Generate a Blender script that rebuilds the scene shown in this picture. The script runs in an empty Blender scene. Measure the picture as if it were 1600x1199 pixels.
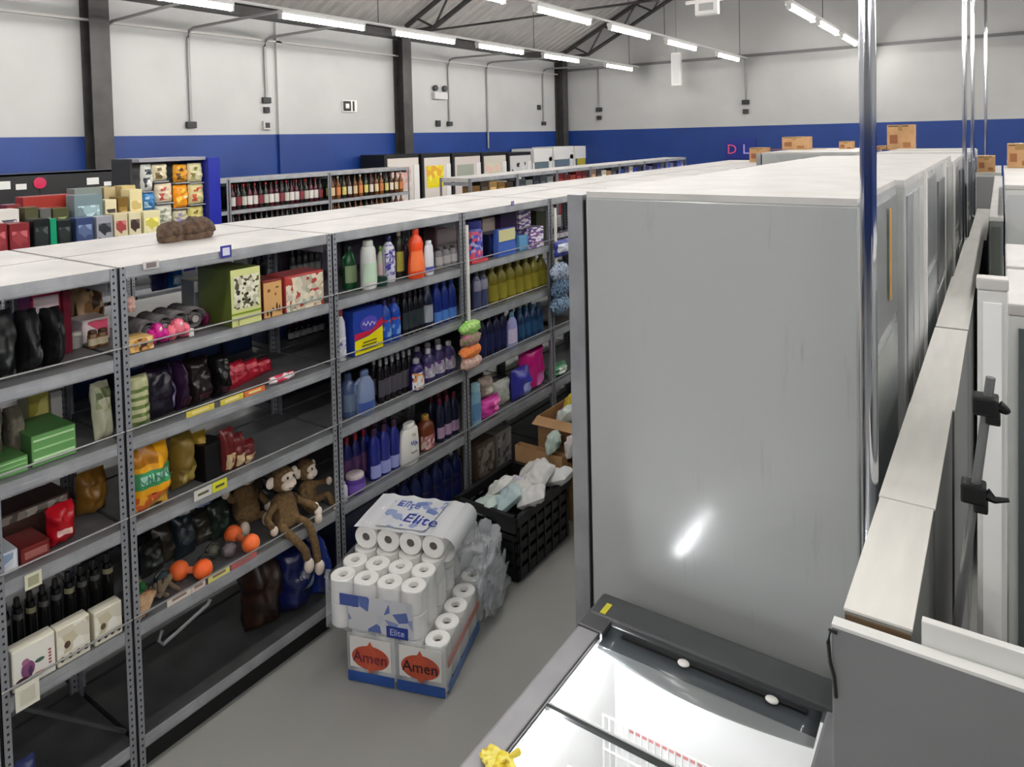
import bpy, bmesh, math, random
from mathutils import Vector, Matrix, noise
random.seed(7)
C = bpy.context.scene.collection
PI = math.pi
# ------------------------------------------------------------------ camera, world, exposure
CAM_Z = 2.3585
FO, PPX, PPY = 1113.8, 800.0, 252.7
YAW, PIT, ROL = -0.60193, -0.034136, -0.022848
_f = Vector((math.sin(YAW)*math.cos(PIT), math.cos(YAW)*math.cos(PIT), math.sin(PIT)))
_r = Vector((math.cos(YAW), -math.sin(YAW), 0)); _u = _r.cross(_f)
RR = _r*math.cos(ROL)+_u*math.sin(ROL); UU = -_r*math.sin(ROL)+_u*math.cos(ROL)
cd = bpy.data.cameras.new('camera'); cam = bpy.data.objects.new('camera', cd); C.objects.link(cam)
cd.sensor_width = 36; cd.lens = FO/1600*36; cd.shift_y = -(599.5-PPY)/1600; cd.clip_start = 0.05; cd.clip_end = 100
M = Matrix((RR, UU, -_f)).transposed().to_4x4(); M.translation = (0, 0, CAM_Z); cam.matrix_world = M
bpy.context.scene.camera = cam
w = bpy.data.worlds.new('world'); bpy.context.scene.world = w; w.use_nodes = True
w.node_tree.nodes['Background'].inputs[0].default_value = (0.9, 0.95, 1, 1)
w.node_tree.nodes['Background'].inputs[1].default_value = 0.3
vs = bpy.context.scene.view_settings
vs.view_transform = 'Standard'; vs.look = 'None'; vs.gamma = 1; vs.use_curve_mapping = False
vs.exposure = 0.0
TUBE_STRENGTH = 65.0
FREEZER_FILL = 105.0  # emission of the strip added to brighten the freezer inside

def ray(px, py): return _f + RR*((px-PPX)/FO) - UU*((py-PPY)/FO)
def on_x(px, py, X): d = ray(px, py); return d*(X/d.x)+Vector((0, 0, CAM_Z))
def on_y(px, py, Y): d = ray(px, py); return d*(Y/d.y)+Vector((0, 0, CAM_Z))
def on_z(px, py, Z): d = ray(px, py); return d*((Z-CAM_Z)/d.z)+Vector((0, 0, CAM_Z))

# ------------------------------------------------------------------ materials
def lin(c):
    return tuple(((v/255)/12.92 if v/255 <= .04045 else ((v/255+.055)/1.055)**2.4) for v in c)+(1,)
_mc = {}
def mat(rgb, rough=.5, metal=0, emit=0, trans=0, alpha=1, coat=0, ior=1.45):
    k = (tuple(rgb), rough, metal, emit, trans, alpha, coat)
    if k in _mc: return _mc[k]
    m = bpy.data.materials.new('paint'); m.use_nodes = True; b = m.node_tree.nodes['Principled BSDF']
    b.inputs['Base Color'].default_value = lin(rgb); b.inputs['Roughness'].default_value = rough
    b.inputs['Metallic'].default_value = metal; b.inputs['IOR'].default_value = ior
    b.inputs['Transmission Weight'].default_value = trans; b.inputs['Alpha'].default_value = alpha
    b.inputs['Coat Weight'].default_value = coat
    if emit:
        b.inputs['Emission Color'].default_value = lin(rgb); b.inputs['Emission Strength'].default_value = emit
    _mc[k] = m; return m
def noisy(rgb, rgb2, scale=4, rough=.5, metal=0, stretch=(1, 1, 1), bump=0, detail=6, lo=.35, hi=.65, rough2=None):
    k = ('n', tuple(rgb), tuple(rgb2), scale, rough, metal, stretch, bump, lo, hi, rough2)
    if k in _mc: return _mc[k]
    m = bpy.data.materials.new('surface'); m.use_nodes = True; nt = m.node_tree; b = nt.nodes['Principled BSDF']
    tc = nt.nodes.new('ShaderNodeTexCoord'); mp = nt.nodes.new('ShaderNodeMapping'); mp.inputs['Scale'].default_value = stretch
    n = nt.nodes.new('ShaderNodeTexNoise'); n.inputs['Scale'].default_value = scale; n.inputs['Detail'].default_value = detail
    cr = nt.nodes.new('ShaderNodeValToRGB'); cr.color_ramp.elements[0].position = lo; cr.color_ramp.elements[1].position = hi
    cr.color_ramp.elements[0].color = lin(rgb); cr.color_ramp.elements[1].color = lin(rgb2)
    L = nt.links.new
    L(tc.outputs['Object'], mp.inputs[0]); L(mp.outputs[0], n.inputs['Vector']); L(n.outputs[0], cr.inputs[0]); L(cr.outputs[0], b.inputs['Base Color'])
    b.inputs['Roughness'].default_value = rough; b.inputs['Metallic'].default_value = metal
    if rough2 is not None:
        mr = nt.nodes.new('ShaderNodeMapRange'); mr.inputs['To Min'].default_value = rough; mr.inputs['To Max'].default_value = rough2
        L(n.outputs[0], mr.inputs[0]); L(mr.outputs[0], b.inputs['Roughness'])
    if bump:
        bp = nt.nodes.new('ShaderNodeBump'); bp.inputs['Strength'].default_value = bump; bp.inputs['Distance'].default_value = .01
        L(n.outputs[0], bp.inputs['Height']); L(bp.outputs[0], b.inputs['Normal'])
    _mc[k] = m; return m
def printed(cols, scale=18, rough=.35, stretch=(1, 1, 1)):
    """busy flat packaging print: hard-edged patches of several inks"""
    k = ('p', tuple(map(tuple, cols)), scale, rough, stretch)
    if k in _mc: return _mc[k]
    m = bpy.data.materials.new('packaging_print'); m.use_nodes = True; nt = m.node_tree; b = nt.nodes['Principled BSDF']
    tc = nt.nodes.new('ShaderNodeTexCoord'); mp = nt.nodes.new('ShaderNodeMapping'); mp.inputs['Scale'].default_value = stretch
    n = nt.nodes.new('ShaderNodeTexVoronoi'); n.inputs['Scale'].default_value = scale
    sp = nt.nodes.new('ShaderNodeSeparateColor')
    cr = nt.nodes.new('ShaderNodeValToRGB'); cr.color_ramp.interpolation = 'CONSTANT'
    e = cr.color_ramp.elements
    while len(e) < len(cols): e.new(.5)
    for i, c in enumerate(cols): e[i].position = i/len(cols); e[i].color = lin(c)
    L = nt.links.new
    L(tc.outputs['Object'], mp.inputs[0]); L(mp.outputs[0], n.inputs['Vector']); L(n.outputs['Color'], sp.inputs[0]); L(sp.outputs[0], cr.inputs[0]); L(cr.outputs[0], b.inputs['Base Color'])
    b.inputs['Roughness'].default_value = rough
    _mc[k] = m; return m
def perforated(rgb, hole, pitch=.03):
    """galvanised angle with a regular row of small punched slots"""
    m = bpy.data.materials.new('perforated_steel'); m.use_nodes = True; nt = m.node_tree; b = nt.nodes['Principled BSDF']
    tc = nt.nodes.new('ShaderNodeTexCoord'); sep = nt.nodes.new('ShaderNodeSeparateXYZ'); L = nt.links.new
    L(tc.outputs['Object'], sep.inputs[0])
    def mth(op, a, v=None):
        q = nt.nodes.new('ShaderNodeMath'); q.operation = op
        if hasattr(a, 'links'): L(a, q.inputs[0])
        else: q.inputs[0].default_value = a
        if v is not None:
            if hasattr(v, 'links'): L(v, q.inputs[1])
            else: q.inputs[1].default_value = v
        return q.outputs[0]
    az = mth('ABSOLUTE', mth('SUBTRACT', mth('FRACT', mth('DIVIDE', sep.outputs[2], pitch)), .5))
    inz = mth('LESS_THAN', az, .17)
    xy = mth('ADD', mth('ABSOLUTE', sep.outputs[0]), mth('ABSOLUTE', sep.outputs[1]))
    c = mth('ABSOLUTE', mth('SUBTRACT', xy, .0155))
    inx = mth('LESS_THAN', c, .0033)
    fac = mth('MULTIPLY', inz, inx)
    mx = nt.nodes.new('ShaderNodeMix'); mx.data_type = 'RGBA'
    L(fac, mx.inputs[0]); mx.inputs[6].default_value = lin(rgb); mx.inputs[7].default_value = lin(hole); L(mx.outputs[2], b.inputs['Base Color'])
    b.inputs['Roughness'].default_value = .45; b.inputs['Metallic'].default_value = .35
    return m

# ------------------------------------------------------------------ geometry
class G:
    def __init__(s): s.v = []; s.f = []
    def add(s, v, f):
        o = len(s.v); s.v += [tuple(p) for p in v]; s.f += [tuple(i+o for i in q) for q in f]; return s
    def box(s, x0, x1, y0, y1, z0, z1):
        v = [(x, y, z) for x in (x0, x1) for y in (y0, y1) for z in (z0, z1)]
        return s.add(v, [(0, 1, 3, 2), (4, 6, 7, 5), (0, 4, 5, 1), (2, 3, 7, 6), (0, 2, 6, 4), (1, 5, 7, 3)])
    def cbox(s, x0, x1, y0, y1, z0, z1, b):
        """box with chamfered edges"""
        bm = bmesh.new(); bmesh.ops.create_cube(bm, size=1)
        for q in bm.verts: q.co = Vector(((x0+x1)/2+q.co.x*(x1-x0), (y0+y1)/2+q.co.y*(y1-y0), (z0+z1)/2+q.co.z*(z1-z0)))
        bmesh.ops.bevel(bm, geom=list(bm.edges), offset=b, segments=2, affect='EDGES', profile=.6)
        bm.verts.ensure_lookup_table()
        for i, q in enumerate(bm.verts): q.index = i
        s.add([q.co[:] for q in bm.verts], [[q.index for q in f.verts] for f in bm.faces]); bm.free(); return s
    def lathe(s, prof, n=14, sx=1, sy=1, c=(0, 0, 0), a0=0, a1=2*PI, cap=True):
        full = abs(a1-a0-2*PI) < 1e-6; m = n if full else n+1; v = []
        for r, z in prof:
            for i in range(m):
                a = a0+(a1-a0)*i/n; v.append((c[0]+r*math.cos(a)*sx, c[1]+r*math.sin(a)*sy, c[2]+z))
        f = []
        for j in range(len(prof)-1):
            for i in range(n):
                i2 = (i+1) % m; f.append((j*m+i, j*m+i2, (j+1)*m+i2, (j+1)*m+i))
        if full and cap:
            if prof[0][0] > 1e-4: f.append(tuple(range(m))[::-1])
            if prof[-1][0] > 1e-4: f.append(tuple((len(prof)-1)*m+i for i in range(m)))
        return s.add(v, f)
    def tube(s, pts, r, n=8):
        pts = [Vector(p) for p in pts]; v = []; rs = r if isinstance(r, (list, tuple)) else [r]*len(pts)
        up = Vector((0, 0, 1))
        for i, p in enumerate(pts):
            d = (pts[min(i+1, len(pts)-1)]-pts[max(i-1, 0)]).normalized()
            a = d.cross(up if abs(d.z) < .95 else Vector((1, 0, 0))).normalized(); b = d.cross(a)
            for k in range(n):
                t = 2*PI*k/n; v.append(p+(a*math.cos(t)+b*math.sin(t))*rs[i])
        f = [tuple(range(n))]+[(i*n+k, (i+1)*n+k, (i+1)*n+(k+1) % n, i*n+(k+1) % n) for i in range(len(pts)-1) for k in range(n)]
        f.append(tuple((len(pts)-1)*n+k for k in range(n))[::-1])
        return s.add(v, f)
    def ell(s, c, r, n=12, m=8, jit=0, seed=0):
        v = [(c[0], c[1], c[2]-r[2])]
        for j in range(1, m):
            t = -PI/2+PI*j/m
            for i in range(n):
                a = 2*PI*i/n; k = 1+jit*noise.noise(Vector((math.cos(a)*2+seed, math.sin(a)*2, t*2)))
                v.append((c[0]+r[0]*math.cos(t)*math.cos(a)*k, c[1]+r[1]*math.cos(t)*math.sin(a)*k, c[2]+r[2]*math.sin(t)*k))
        v.append((c[0], c[1], c[2]+r[2])); e = len(v)-1; f = []
        for i in range(n):
            f.append((0, 1+(i+1) % n, 1+i)); f.append((e, 1+(m-2)*n+i, 1+(m-2)*n+(i+1) % n))
        for j in range(m-2):
            for i in range(n): f.append((1+j*n+i, 1+j*n+(i+1) % n, 1+(j+1)*n+(i+1) % n, 1+(j+1)*n+i))
        return s.add(v, f)
    def xf(s, m): s.v = [tuple(m @ Vector(p)) for p in s.v]; return s
    def build(s, name, m, parent=None, smooth=False, loc=None, kind=None, sharp=40):
        me = bpy.data.meshes.new(name); me.from_pydata(s.v, [], s.f)
        bm = bmesh.new(); bm.from_mesh(me); bmesh.ops.recalc_face_normals(bm, faces=bm.faces); bm.to_mesh(me); bm.free()
        me.materials.append(m)
        if smooth:
            for p in me.polygons: p.use_smooth = True
            try: me.set_sharp_from_angle(angle=math.radians(sharp))
            except Exception: pass
        o = bpy.data.objects.new(name, me); C.objects.link(o)
        if parent: o.parent = parent
        if loc: o.location = loc
        if kind: o['kind'] = kind
        return o
def thing(name, label, cat, loc=(0, 0, 0), rz=0, group=None):
    o = bpy.data.objects.new(name, None); C.objects.link(o); o.empty_display_size = .05
    o.location = loc; o.rotation_euler = (0, 0, rz); o['label'] = label; o['category'] = cat
    if group: o['group'] = group
    return o
def tag(o, label, cat, group=None):
    o['label'] = label; o['category'] = cat
    if group: o['group'] = group
    return o
def dup(root, loc, rz=None, label=None, group=None, scale=None):
    r = root.copy(); C.objects.link(r); r.location = loc
    if rz is not None: r.rotation_euler = (0, 0, rz)
    if label: r['label'] = label
    if group: r['group'] = group
    if scale: r.scale = scale
    for ch in list(root.children):
        c = ch.copy(); C.objects.link(c); c.parent = r
        for g in ch.children:
            d = g.copy(); C.objects.link(d); d.parent = c
    return r
_fm = {}
def lettering(parent, text, size, loc, m, rot=(PI/2, 0, PI/2), wid=None, name='lettering'):
    cu = bpy.data.curves.new('lettering', 'FONT'); cu.body = text; cu.size = size; cu.extrude = .0006; cu.align_x = 'CENTER'; cu.align_y = 'CENTER'; cu.resolution_u = 2
    t = bpy.data.objects.new('tmp', cu); C.objects.link(t)
    me = bpy.data.meshes.new_from_object(t.evaluated_get(bpy.context.evaluated_depsgraph_get()))
    bpy.data.objects.remove(t); me.materials.clear(); me.materials.append(m)
    o = bpy.data.objects.new(name, me); C.objects.link(o); o.location = loc; o.rotation_euler = rot
    if wid and o.dimensions.x > 0: k = wid/o.dimensions.x; o.scale = (k, k, 1)
    if parent: o.parent = parent
    return o

def scribble(parent, x, w, h, z, m, name='ink_script', n=5):
    pts = [(x, -w/2+w*i/(n*4), z+h*.5*math.sin(i*PI/2)*(1 if i % 3 else .5)) for i in range(n*4+1)]
    return G().tube(pts, max(.0012, h*.07), 4).build(name, m, parent)
# common paints
WHITE = mat((232, 230, 226), .4); BLACK = mat((14, 14, 15), .4); DKGREY = mat((52, 53, 55), .5)
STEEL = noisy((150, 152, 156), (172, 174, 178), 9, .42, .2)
STEELTOP = noisy((176, 173, 171), (192, 189, 186), 5, .45, .0)  # shelf steel lightened for the top; overhead light put into its colour
DECKM = noisy((92, 93, 95), (112, 113, 116), 7, .42, .15)  # same steel darkened for the decks; dimness inside the bays put into colour
BASEM = noisy((58, 59, 60), (74, 75, 76), 7, .5, .1)  # bottom deck darker still; shade of the low bay put into colour
POST = perforated((142, 144, 150), (22, 22, 26), .025)
ROD = mat((140, 140, 140), .35, .4)
CHROME = mat((200, 203, 210), .12, 1)
CARD = noisy((172, 132, 92), (190, 150, 106), 6, .8)
CLEAR = mat((235, 240, 245), .12, 0, trans=.0, alpha=.22)
PALEPAINT = noisy((205, 206, 204), (214, 215, 212), 3, .35)

# ------------------------------------------------------------------ room shell
WX, BY = -9.2, 15.7
EAVE = CAM_Z+1.95
def wallpaint():
    """white above, blue band below: painted boundary at 2.49 m"""
    m = bpy.data.materials.new('wall_paint'); m.use_nodes = True; nt = m.node_tree; b = nt.nodes['Principled BSDF']; L = nt.links.new
    tc = nt.nodes.new('ShaderNodeTexCoord'); sep = nt.nodes.new('ShaderNodeSeparateXYZ'); L(tc.outputs['Object'], sep.inputs[0])
    q = nt.nodes.new('ShaderNodeMath'); q.operation = 'GREATER_THAN'; q.inputs[1].default_value = 2.487; L(sep.outputs[2], q.inputs[0])
    n = nt.nodes.new('ShaderNodeTexNoise'); n.inputs['Scale'].default_value = 1.5; n.inputs['Detail'].default_value = 8; L(tc.outputs['Object'], n.inputs['Vector'])
    def ramp(a, c):
        cr = nt.nodes.new('ShaderNodeValToRGB'); cr.color_ramp.elements[0].position = .35; cr.color_ramp.elements[1].position = .65
        cr.color_ramp.elements[0].color = lin(a); cr.color_ramp.elements[1].color = lin(c); L(n.outputs[0], cr.inputs[0]); return cr.outputs[0]
    mx = nt.nodes.new('ShaderNodeMix'); mx.data_type = 'RGBA'; L(q.outputs[0], mx.inputs[0])
    L(ramp((14, 50, 118), (18, 57, 128)), mx.inputs[6]); L(ramp((180, 180, 178), (187, 187, 185)), mx.inputs[7]); L(mx.outputs[2], b.inputs['Base Color'])
    b.inputs['Roughness'].default_value = .45
    return m
WALL = wallpaint()
FLOORM = noisy((150, 150, 146), (160, 160, 156), 1.2, .32, 0, bump=.02, rough2=.5)
G().box(WX-.2, 9.4, -9, BY+.2, -.2, 0).build('floor', FLOORM, kind='structure')
G().box(WX-.2, WX, -9, BY+.2, 0, EAVE+.15).build('wall_left', WALL, kind='structure')
# gable ends: pentagons
RIDGE = EAVE+9.2*.5
def gable(y0, y1, name):
    p = [(-9.2, 0), (9.4, 0), (9.4, EAVE+.1), (0, RIDGE+.1), (-9.2, EAVE+.1)]
    G().add([(x, y, z) for y in (y0, y1) for x, z in p], [(0, 1, 2, 3, 4), (9, 8, 7, 6, 5)]+[(i, i+5, (i+1) % 5+5, (i+1) % 5) for i in range(5)]).build(name, WALL, kind='structure')
gable(BY, BY+.2, 'wall_back'); gable(-9.2, -9, 'wall_front')
G().box(9.2, 9.4, -9, BY, 0, EAVE+.15).build('wall_right', WALL, kind='structure')
# corrugated roof sheets, trapezoid ribs running up the slope
ROOF = noisy((176, 172, 168), (192, 188, 184), 3, .5, .2, stretch=(1, 4, 1))
def roof(x0, z0, x1, z1, name):
    g = G(); y = -9.0; prof = []
    while y < BY:
        prof += [(y, 0), (y+.10, 0), (y+.13, .045), (y+.21, .045), (y+.24, 0)]; y += .24
    n = len(prof); v = [(x0, a, z0+b) for a, b in prof]+[(x1, a, z1+b) for a, b in prof]
    v += [(x0, a, z0+.12) for a, b in (prof[0], prof[-1])]+[(x1, a, z1+.12) for a, b in (prof[0], prof[-1])]
    f = [(i, i+1, n+i+1, n+i) for i in range(n-1)]+[(2*n, 2*n+1, 2*n+3, 2*n+2)]
    g.add(v, f); return g.build(name, ROOF, kind='structure')
roof(-9.35, EAVE+.03, 0, RIDGE+.03, 'ceiling'); roof(9.35, EAVE+.03, 0, RIDGE+.03, 'ceiling')
DARKSTEEL = noisy((52, 50, 49), (66, 64, 62), 5, .5, .1)
# eave beam (I section) and wall ledge
G().box(WX+.001, WX+.22, -9, BY, EAVE-.10, EAVE-.08).box(WX+.09, WX+.12, -9, BY, EAVE-.08, EAVE+.05).box(WX+.001, WX+.22, -9, BY, EAVE+.05, EAVE+.07).build('trim_1', DARKSTEEL, kind='structure')
G().box(WX+.001, WX+.05, -9, BY, CAM_Z+1.53, CAM_Z+1.56).build('trim_2', mat((205, 203, 198), .6), kind='structure')
G().box(-9.1, 9.1, BY-.05, BY-.001, CAM_Z+1.62, CAM_Z+1.68).build('trim_3', mat((120, 120, 120), .5), kind='structure')
# columns
COLY = [-1.1, 4.33, 9.72, 15.45]
places = ['beyond the left edge of view', 'widest, at the left behind the tin stacks', 'in the middle of the left wall', 'in the far left corner of the hall']
for k, y in enumerate(COLY):
    t = thing('steel_column', 'dark steel wall column '+places[k], 'column', (WX+.01, y, 0), 0, 'wall columns')
    G().box(0, .02, -.115, .115, .012, EAVE-.11).build('flange', DARKSTEEL, t); G().box(.02, .22, -.01, .01, .012, EAVE-.11).build('web', DARKSTEEL, t)
    G().box(.22, .24, -.115, .115, .012, EAVE-.11).build('flange', DARKSTEEL, t); G().box(-.005, .30, -.19, .19, 0, .012).build('base_plate', DARKSTEEL, t)
# roof trusses with tie rod
for k, y in enumerate(COLY[1:]+[-6.5]):
    t = thing('roof_truss', 'dark steel lattice roof truss '+['above the left column', 'above the middle column', 'against the far gable wall', 'behind the viewer'][k], 'truss', (0, y-.0, EAVE), 0, 'roof trusses')
    for s in (-1, 1):
        X0, X1 = s*8.95, s*.02
        zt = lambda x: .05+(9.2-abs(x))*.5-.06
        zb = lambda x: zt(x)-.42*min(1, (9.2-abs(x))/.9)
        G().tube([(X0, 0, zt(X0)), (X1, 0, zt(X1))], .045, 6).build('top_chord', DARKSTEEL, t)
        G().tube([(X0, 0, zb(X0)), (s*8.3, 0, zb(s*8.3)), (X1, 0, zb(X1))], .045, 6).build('bottom_chord', DARKSTEEL, t)
        x = 8.7; up = True
        while x > .4:
            nx = x-.42; a = zt if up else zb; b = zb if up else zt
            G().tube([(s*x, 0, a(x)), (s*nx, 0, b(nx))], .022, 5).build('web_member', DARKSTEEL, t); x = nx; up = not up
    if k != 2: G().tube([(-9.0, 0, -.02), (9.0, 0, -.02)], .02, 6).build('tie_rod', DARKSTEEL, t)

# ------------------------------------------------------------------ tube lights in rows
TUBE = mat((255, 252, 248), .4, emit=TUBE_STRENGTH); HOUS = mat((225, 225, 222), .4)
LZ = CAM_Z+1.5
def make_light(label, loc, group, L=1.32):
    t = thing('tube_light', label, 'light', loc, 0, group)
    G().lathe([(.004, 0), (.026, .004), (.026, L-.044), (.004, L-.04)], 10).xf(Matrix.Rotation(-PI/2, 4, 'X')).xf(Matrix.Translation((0, .02, -.02))).build('tube', TUBE, t, True)
    G().box(-.045, .045, 0, L, .012, .05).build('housing', HOUS, t)
    G().box(-.03, .03, -.005, .02, -.05, .012).build('end_cap', HOUS, t); G().box(-.03, .03, L-.02, L+.005, -.05, .012).build('end_cap', HOUS, t)
    return t
lp = None
rows = {-6.95: [5.4, 7.29, 9.2, 11.2, 13.7], -4.46: [7.04, 8.95, 10.96, 13.45], -2.09: [8.94, 10.6, 12.35, 14.1]}
rown = {-6.95: 'left', -4.46: 'middle', -2.09: 'right'}
cnt = {-6.95: 'front-to-back in the left row of lights along the wall', -4.46: 'front-to-back in the middle row of lights', -2.09: 'front-to-back in the right row of lights by the pole'}
ordn = ['first', 'second', 'third', 'fourth', 'fifth', 'sixth', 'seventh', 'eighth', 'ninth', 'tenth', 'eleventh', 'twelfth']
for X in (-6.95, -4.46, -2.09, .35, 2.8, 5.2):
    ys = rows.get(X, [7.0, 8.95, 10.9, 13.0]); y0 = ys[0]
    fr = []
    y = y0-1.95
    while y > -8: fr.append(y); y -= 1.95
    fr = fr[::-1]
    if X == -2.09: fr = [-3.66+1.95*q for q in range(6)]
    if X == .35: fr = [q for q in fr if q > -3.8]
    for y in fr+ys:
        vis = X in rows and (y in ys or (X == -6.95 and y > 3) or (X == -4.46 and y > 4.8))
        if vis:
            lb = 'lit tube light, '+ordn[(ys.index(y)+1 if X != -2.09 else ys.index(y)) if y in ys else 0]+' '+cnt[X]; gr = 'tube lights in the '+rown[X]+' row'
        else: lb = 'lit tube light hung outside the view'; gr = 'tube lights outside the view'
        if lp is None: lp = make_light(lb, (X, y, LZ), gr)
        else: dup(lp, (X, y, LZ), None, lb, gr)
    zr = EAVE+.02+(9.2-abs(X))*.5
    o = G().tube([(X, -8, LZ+.07), (X, BY-.3, LZ+.07)], .018, 6).build('cable_tray', HOUS); tag(o, 'thin pale carrier rail above the '+{-6.95: 'left', -4.46: 'middle', -2.09: 'right', .35: 'fourth, unseen', 2.8: 'fifth, unseen', 5.2: 'sixth, unseen'}[X]+' row of tube lights', 'rail', None if X in rows else 'unseen carrier rails')
    for y in ([7.0, 10.9, 14.9] if X in rows else [1.0, 9.0]):
        o = G().tube([(X, y, LZ+.088), (X, y, zr)], .006, 5).build('hanger_wire', DARKSTEEL); tag(o, 'thin hanger wire holding the '+{-6.95: 'left', -4.46: 'middle', -2.09: 'right', .35: 'fourth, unseen', 2.8: 'fifth, unseen', 5.2: 'sixth, unseen'}[X]+' row of lights, '+('nearest', 'middle', 'farthest')[[7.0, 10.9, 14.9, 1.0, 9.0].index(y)%3]+' one', 'wire', 'hanger wires')

# ------------------------------------------------------------------ wall services
PIPE = mat((150, 150, 148), .4, .2); SOCK = mat((50, 50, 52), .5)
def conduit(px, pytop, pybot, label, out=True, X=WX+.03, foot=None):
    a = on_x(px, pytop, X); b = on_x(px, pybot, X)
    pts = [(X, a.y, b.z), (X, a.y, a.z-.12), (X+.04, a.y, a.z-.03), (X+.14, a.y, a.z)]
    if out: pts += [(-7.05, a.y, LZ+.09)]
    t = thing('wall_conduit', label, 'conduit', (X, a.y, b.z)); T = Matrix.Translation((-X, -a.y, -b.z))
    G().tube(pts, .02, 8).xf(T).build('pipe', PIPE, t, True)
    if foot:
        G().cbox(-.03, .03, -.07, .07, -.09, .0, .01).build('outlet_box', SOCK, t)
    return t
conduit(167, 35, 250, 'grey conduit running down beside the leftmost dark column')
conduit(293, 45, 190, 'grey conduit ending at a twin socket left of the wall panels', foot=1)
conduit(413, 60, 152, 'short grey conduit ending above two small wall boxes', foot=1)
conduit(700, 92, 190, 'grey conduit with the emergency lamp beside it', foot=1)
conduit(760, 98, 232, 'grey conduit running down over the blue band by the display fridges')
conduit(848, 108, 190, 'grey conduit just left of the far corner column', foot=1)
for px, py, s, lb in ((415, 172, .09, 'small black wall box under the short conduit'), (415, 196, .13, 'pale grey wall box low under the short conduit'), (841, 168, .12, 'dark socket pair by the far corner column'), (683, 193, .12, 'dark socket left of the foot of a conduit')):
    p = on_x(px, py, WX+.002); t = thing('wall_box', lb, 'socket', p)
    G().cbox(0, .05, -s/2, s/2, -s/2, s/2, .008).build('casing', SOCK if 'pale' not in lb else mat((190, 190, 188), .5), t); G().box(.05, .056, -s*.3, s*.3, -s*.3, s*.3).build('cover', DKGREY, t)
p = on_x(545, 166, WX+.002); t = thing('exit_sign', 'small black and white sign plate on the white left wall', 'sign', p)
G().box(0, .03, -.16, .16, -.1, .1).build('plate', WHITE, t); G().box(.03, .034, -.15, .02, -.085, .085).build('pictogram', BLACK, t); G().box(.034, .037, -.10, -.02, -.04, .04).build('pictogram', WHITE, t); G().box(.03, .034, .06, .1, -.085, .085).build('pictogram', BLACK, t)
p = on_x(685, 143, WX+.002); t = thing('emergency_lamp', 'twin-headed emergency lamp on the left wall', 'lamp', p)
G().cbox(0, .08, -.2, .2, -.16, -.02, .015).build('battery_box', mat((200, 200, 198), .4), t)
for s in (-1, 1):
    G().lathe([(.03, 0), (.06, .03), (.06, .07), (.05, .075)], 12).xf(Matrix.Rotation(PI/2, 4, 'Y')).xf(Matrix.Translation((0, s*.14, .06))).build('lamp_head', DKGREY, t, True)
# downpipe bulge on the wall at the blue band seam
y = on_x(437, 100, WX+.05).y
o = G().box(WX+.001, WX+.05, y-.05, y+.05, .002, EAVE-.11).build('wall_rib', WALL); o['kind'] = 'structure'; o.name = 'trim_4'
# back wall conduits
for px, a, b, lb in ((936, 105, 168, 'grey conduit on the far wall left of the hanging box'), (1165, 92, 156, 'grey conduit on the far wall above the cartons')):
    p0 = on_y(px, a, BY-.03); p1 = on_y(px, b, BY-.03); t = thing('wall_conduit', lb, 'conduit', p1)
    G().tube([(0, 0, 0), (0, 0, p0.z-p1.z), (0, -.5, p0.z-p1.z+.05)], .02, 8).build('pipe', PIPE, t, True)
    G().cbox(-.08, .08, -.03, .025, -.1, 0, .01).build('outlet_box', SOCK, t); G().cbox(-.06, .06, -.03, .025, -.3, -.2, .01).build('outlet_box', SOCK, t)
# white equipment hung from the roof
p = on_y(1105, 10, 9.6); t = thing('hanging_box', 'white router box hung under the tie rod', 'router', p)
G().cbox(-.16, .16, -.05, .05, -.12, .1, .015).build('casing', WHITE, t); G().box(-.3, .3, -.02, .02, .06, .1).build('bracket', WHITE, t); G().box(-.1, .1, -.055, -.05, -.06, .04).build('vent_panel', mat((170, 170, 170), .5), t)
G().tube([(0, 0, .1), (0, 0, .42)], .006, 5).build('cord', DKGREY, t)
p = on_y(1057, 110, BY-.3); t = thing('hanging_lamp', 'narrow white unlit lamp box on a rod before the far wall', 'lamp', p)
G().cbox(-.11, .11, -.05, .05, -.35, .4, .02).build('casing', WHITE, t); G().box(-.08, .08, -.056, -.05, -.3, .35).build('diffuser', mat((215, 215, 215), .3), t)
G().tube([(0, 0, .4), (0, 0, 3.0)], .01, 6).build('rod', PIPE, t)

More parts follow.
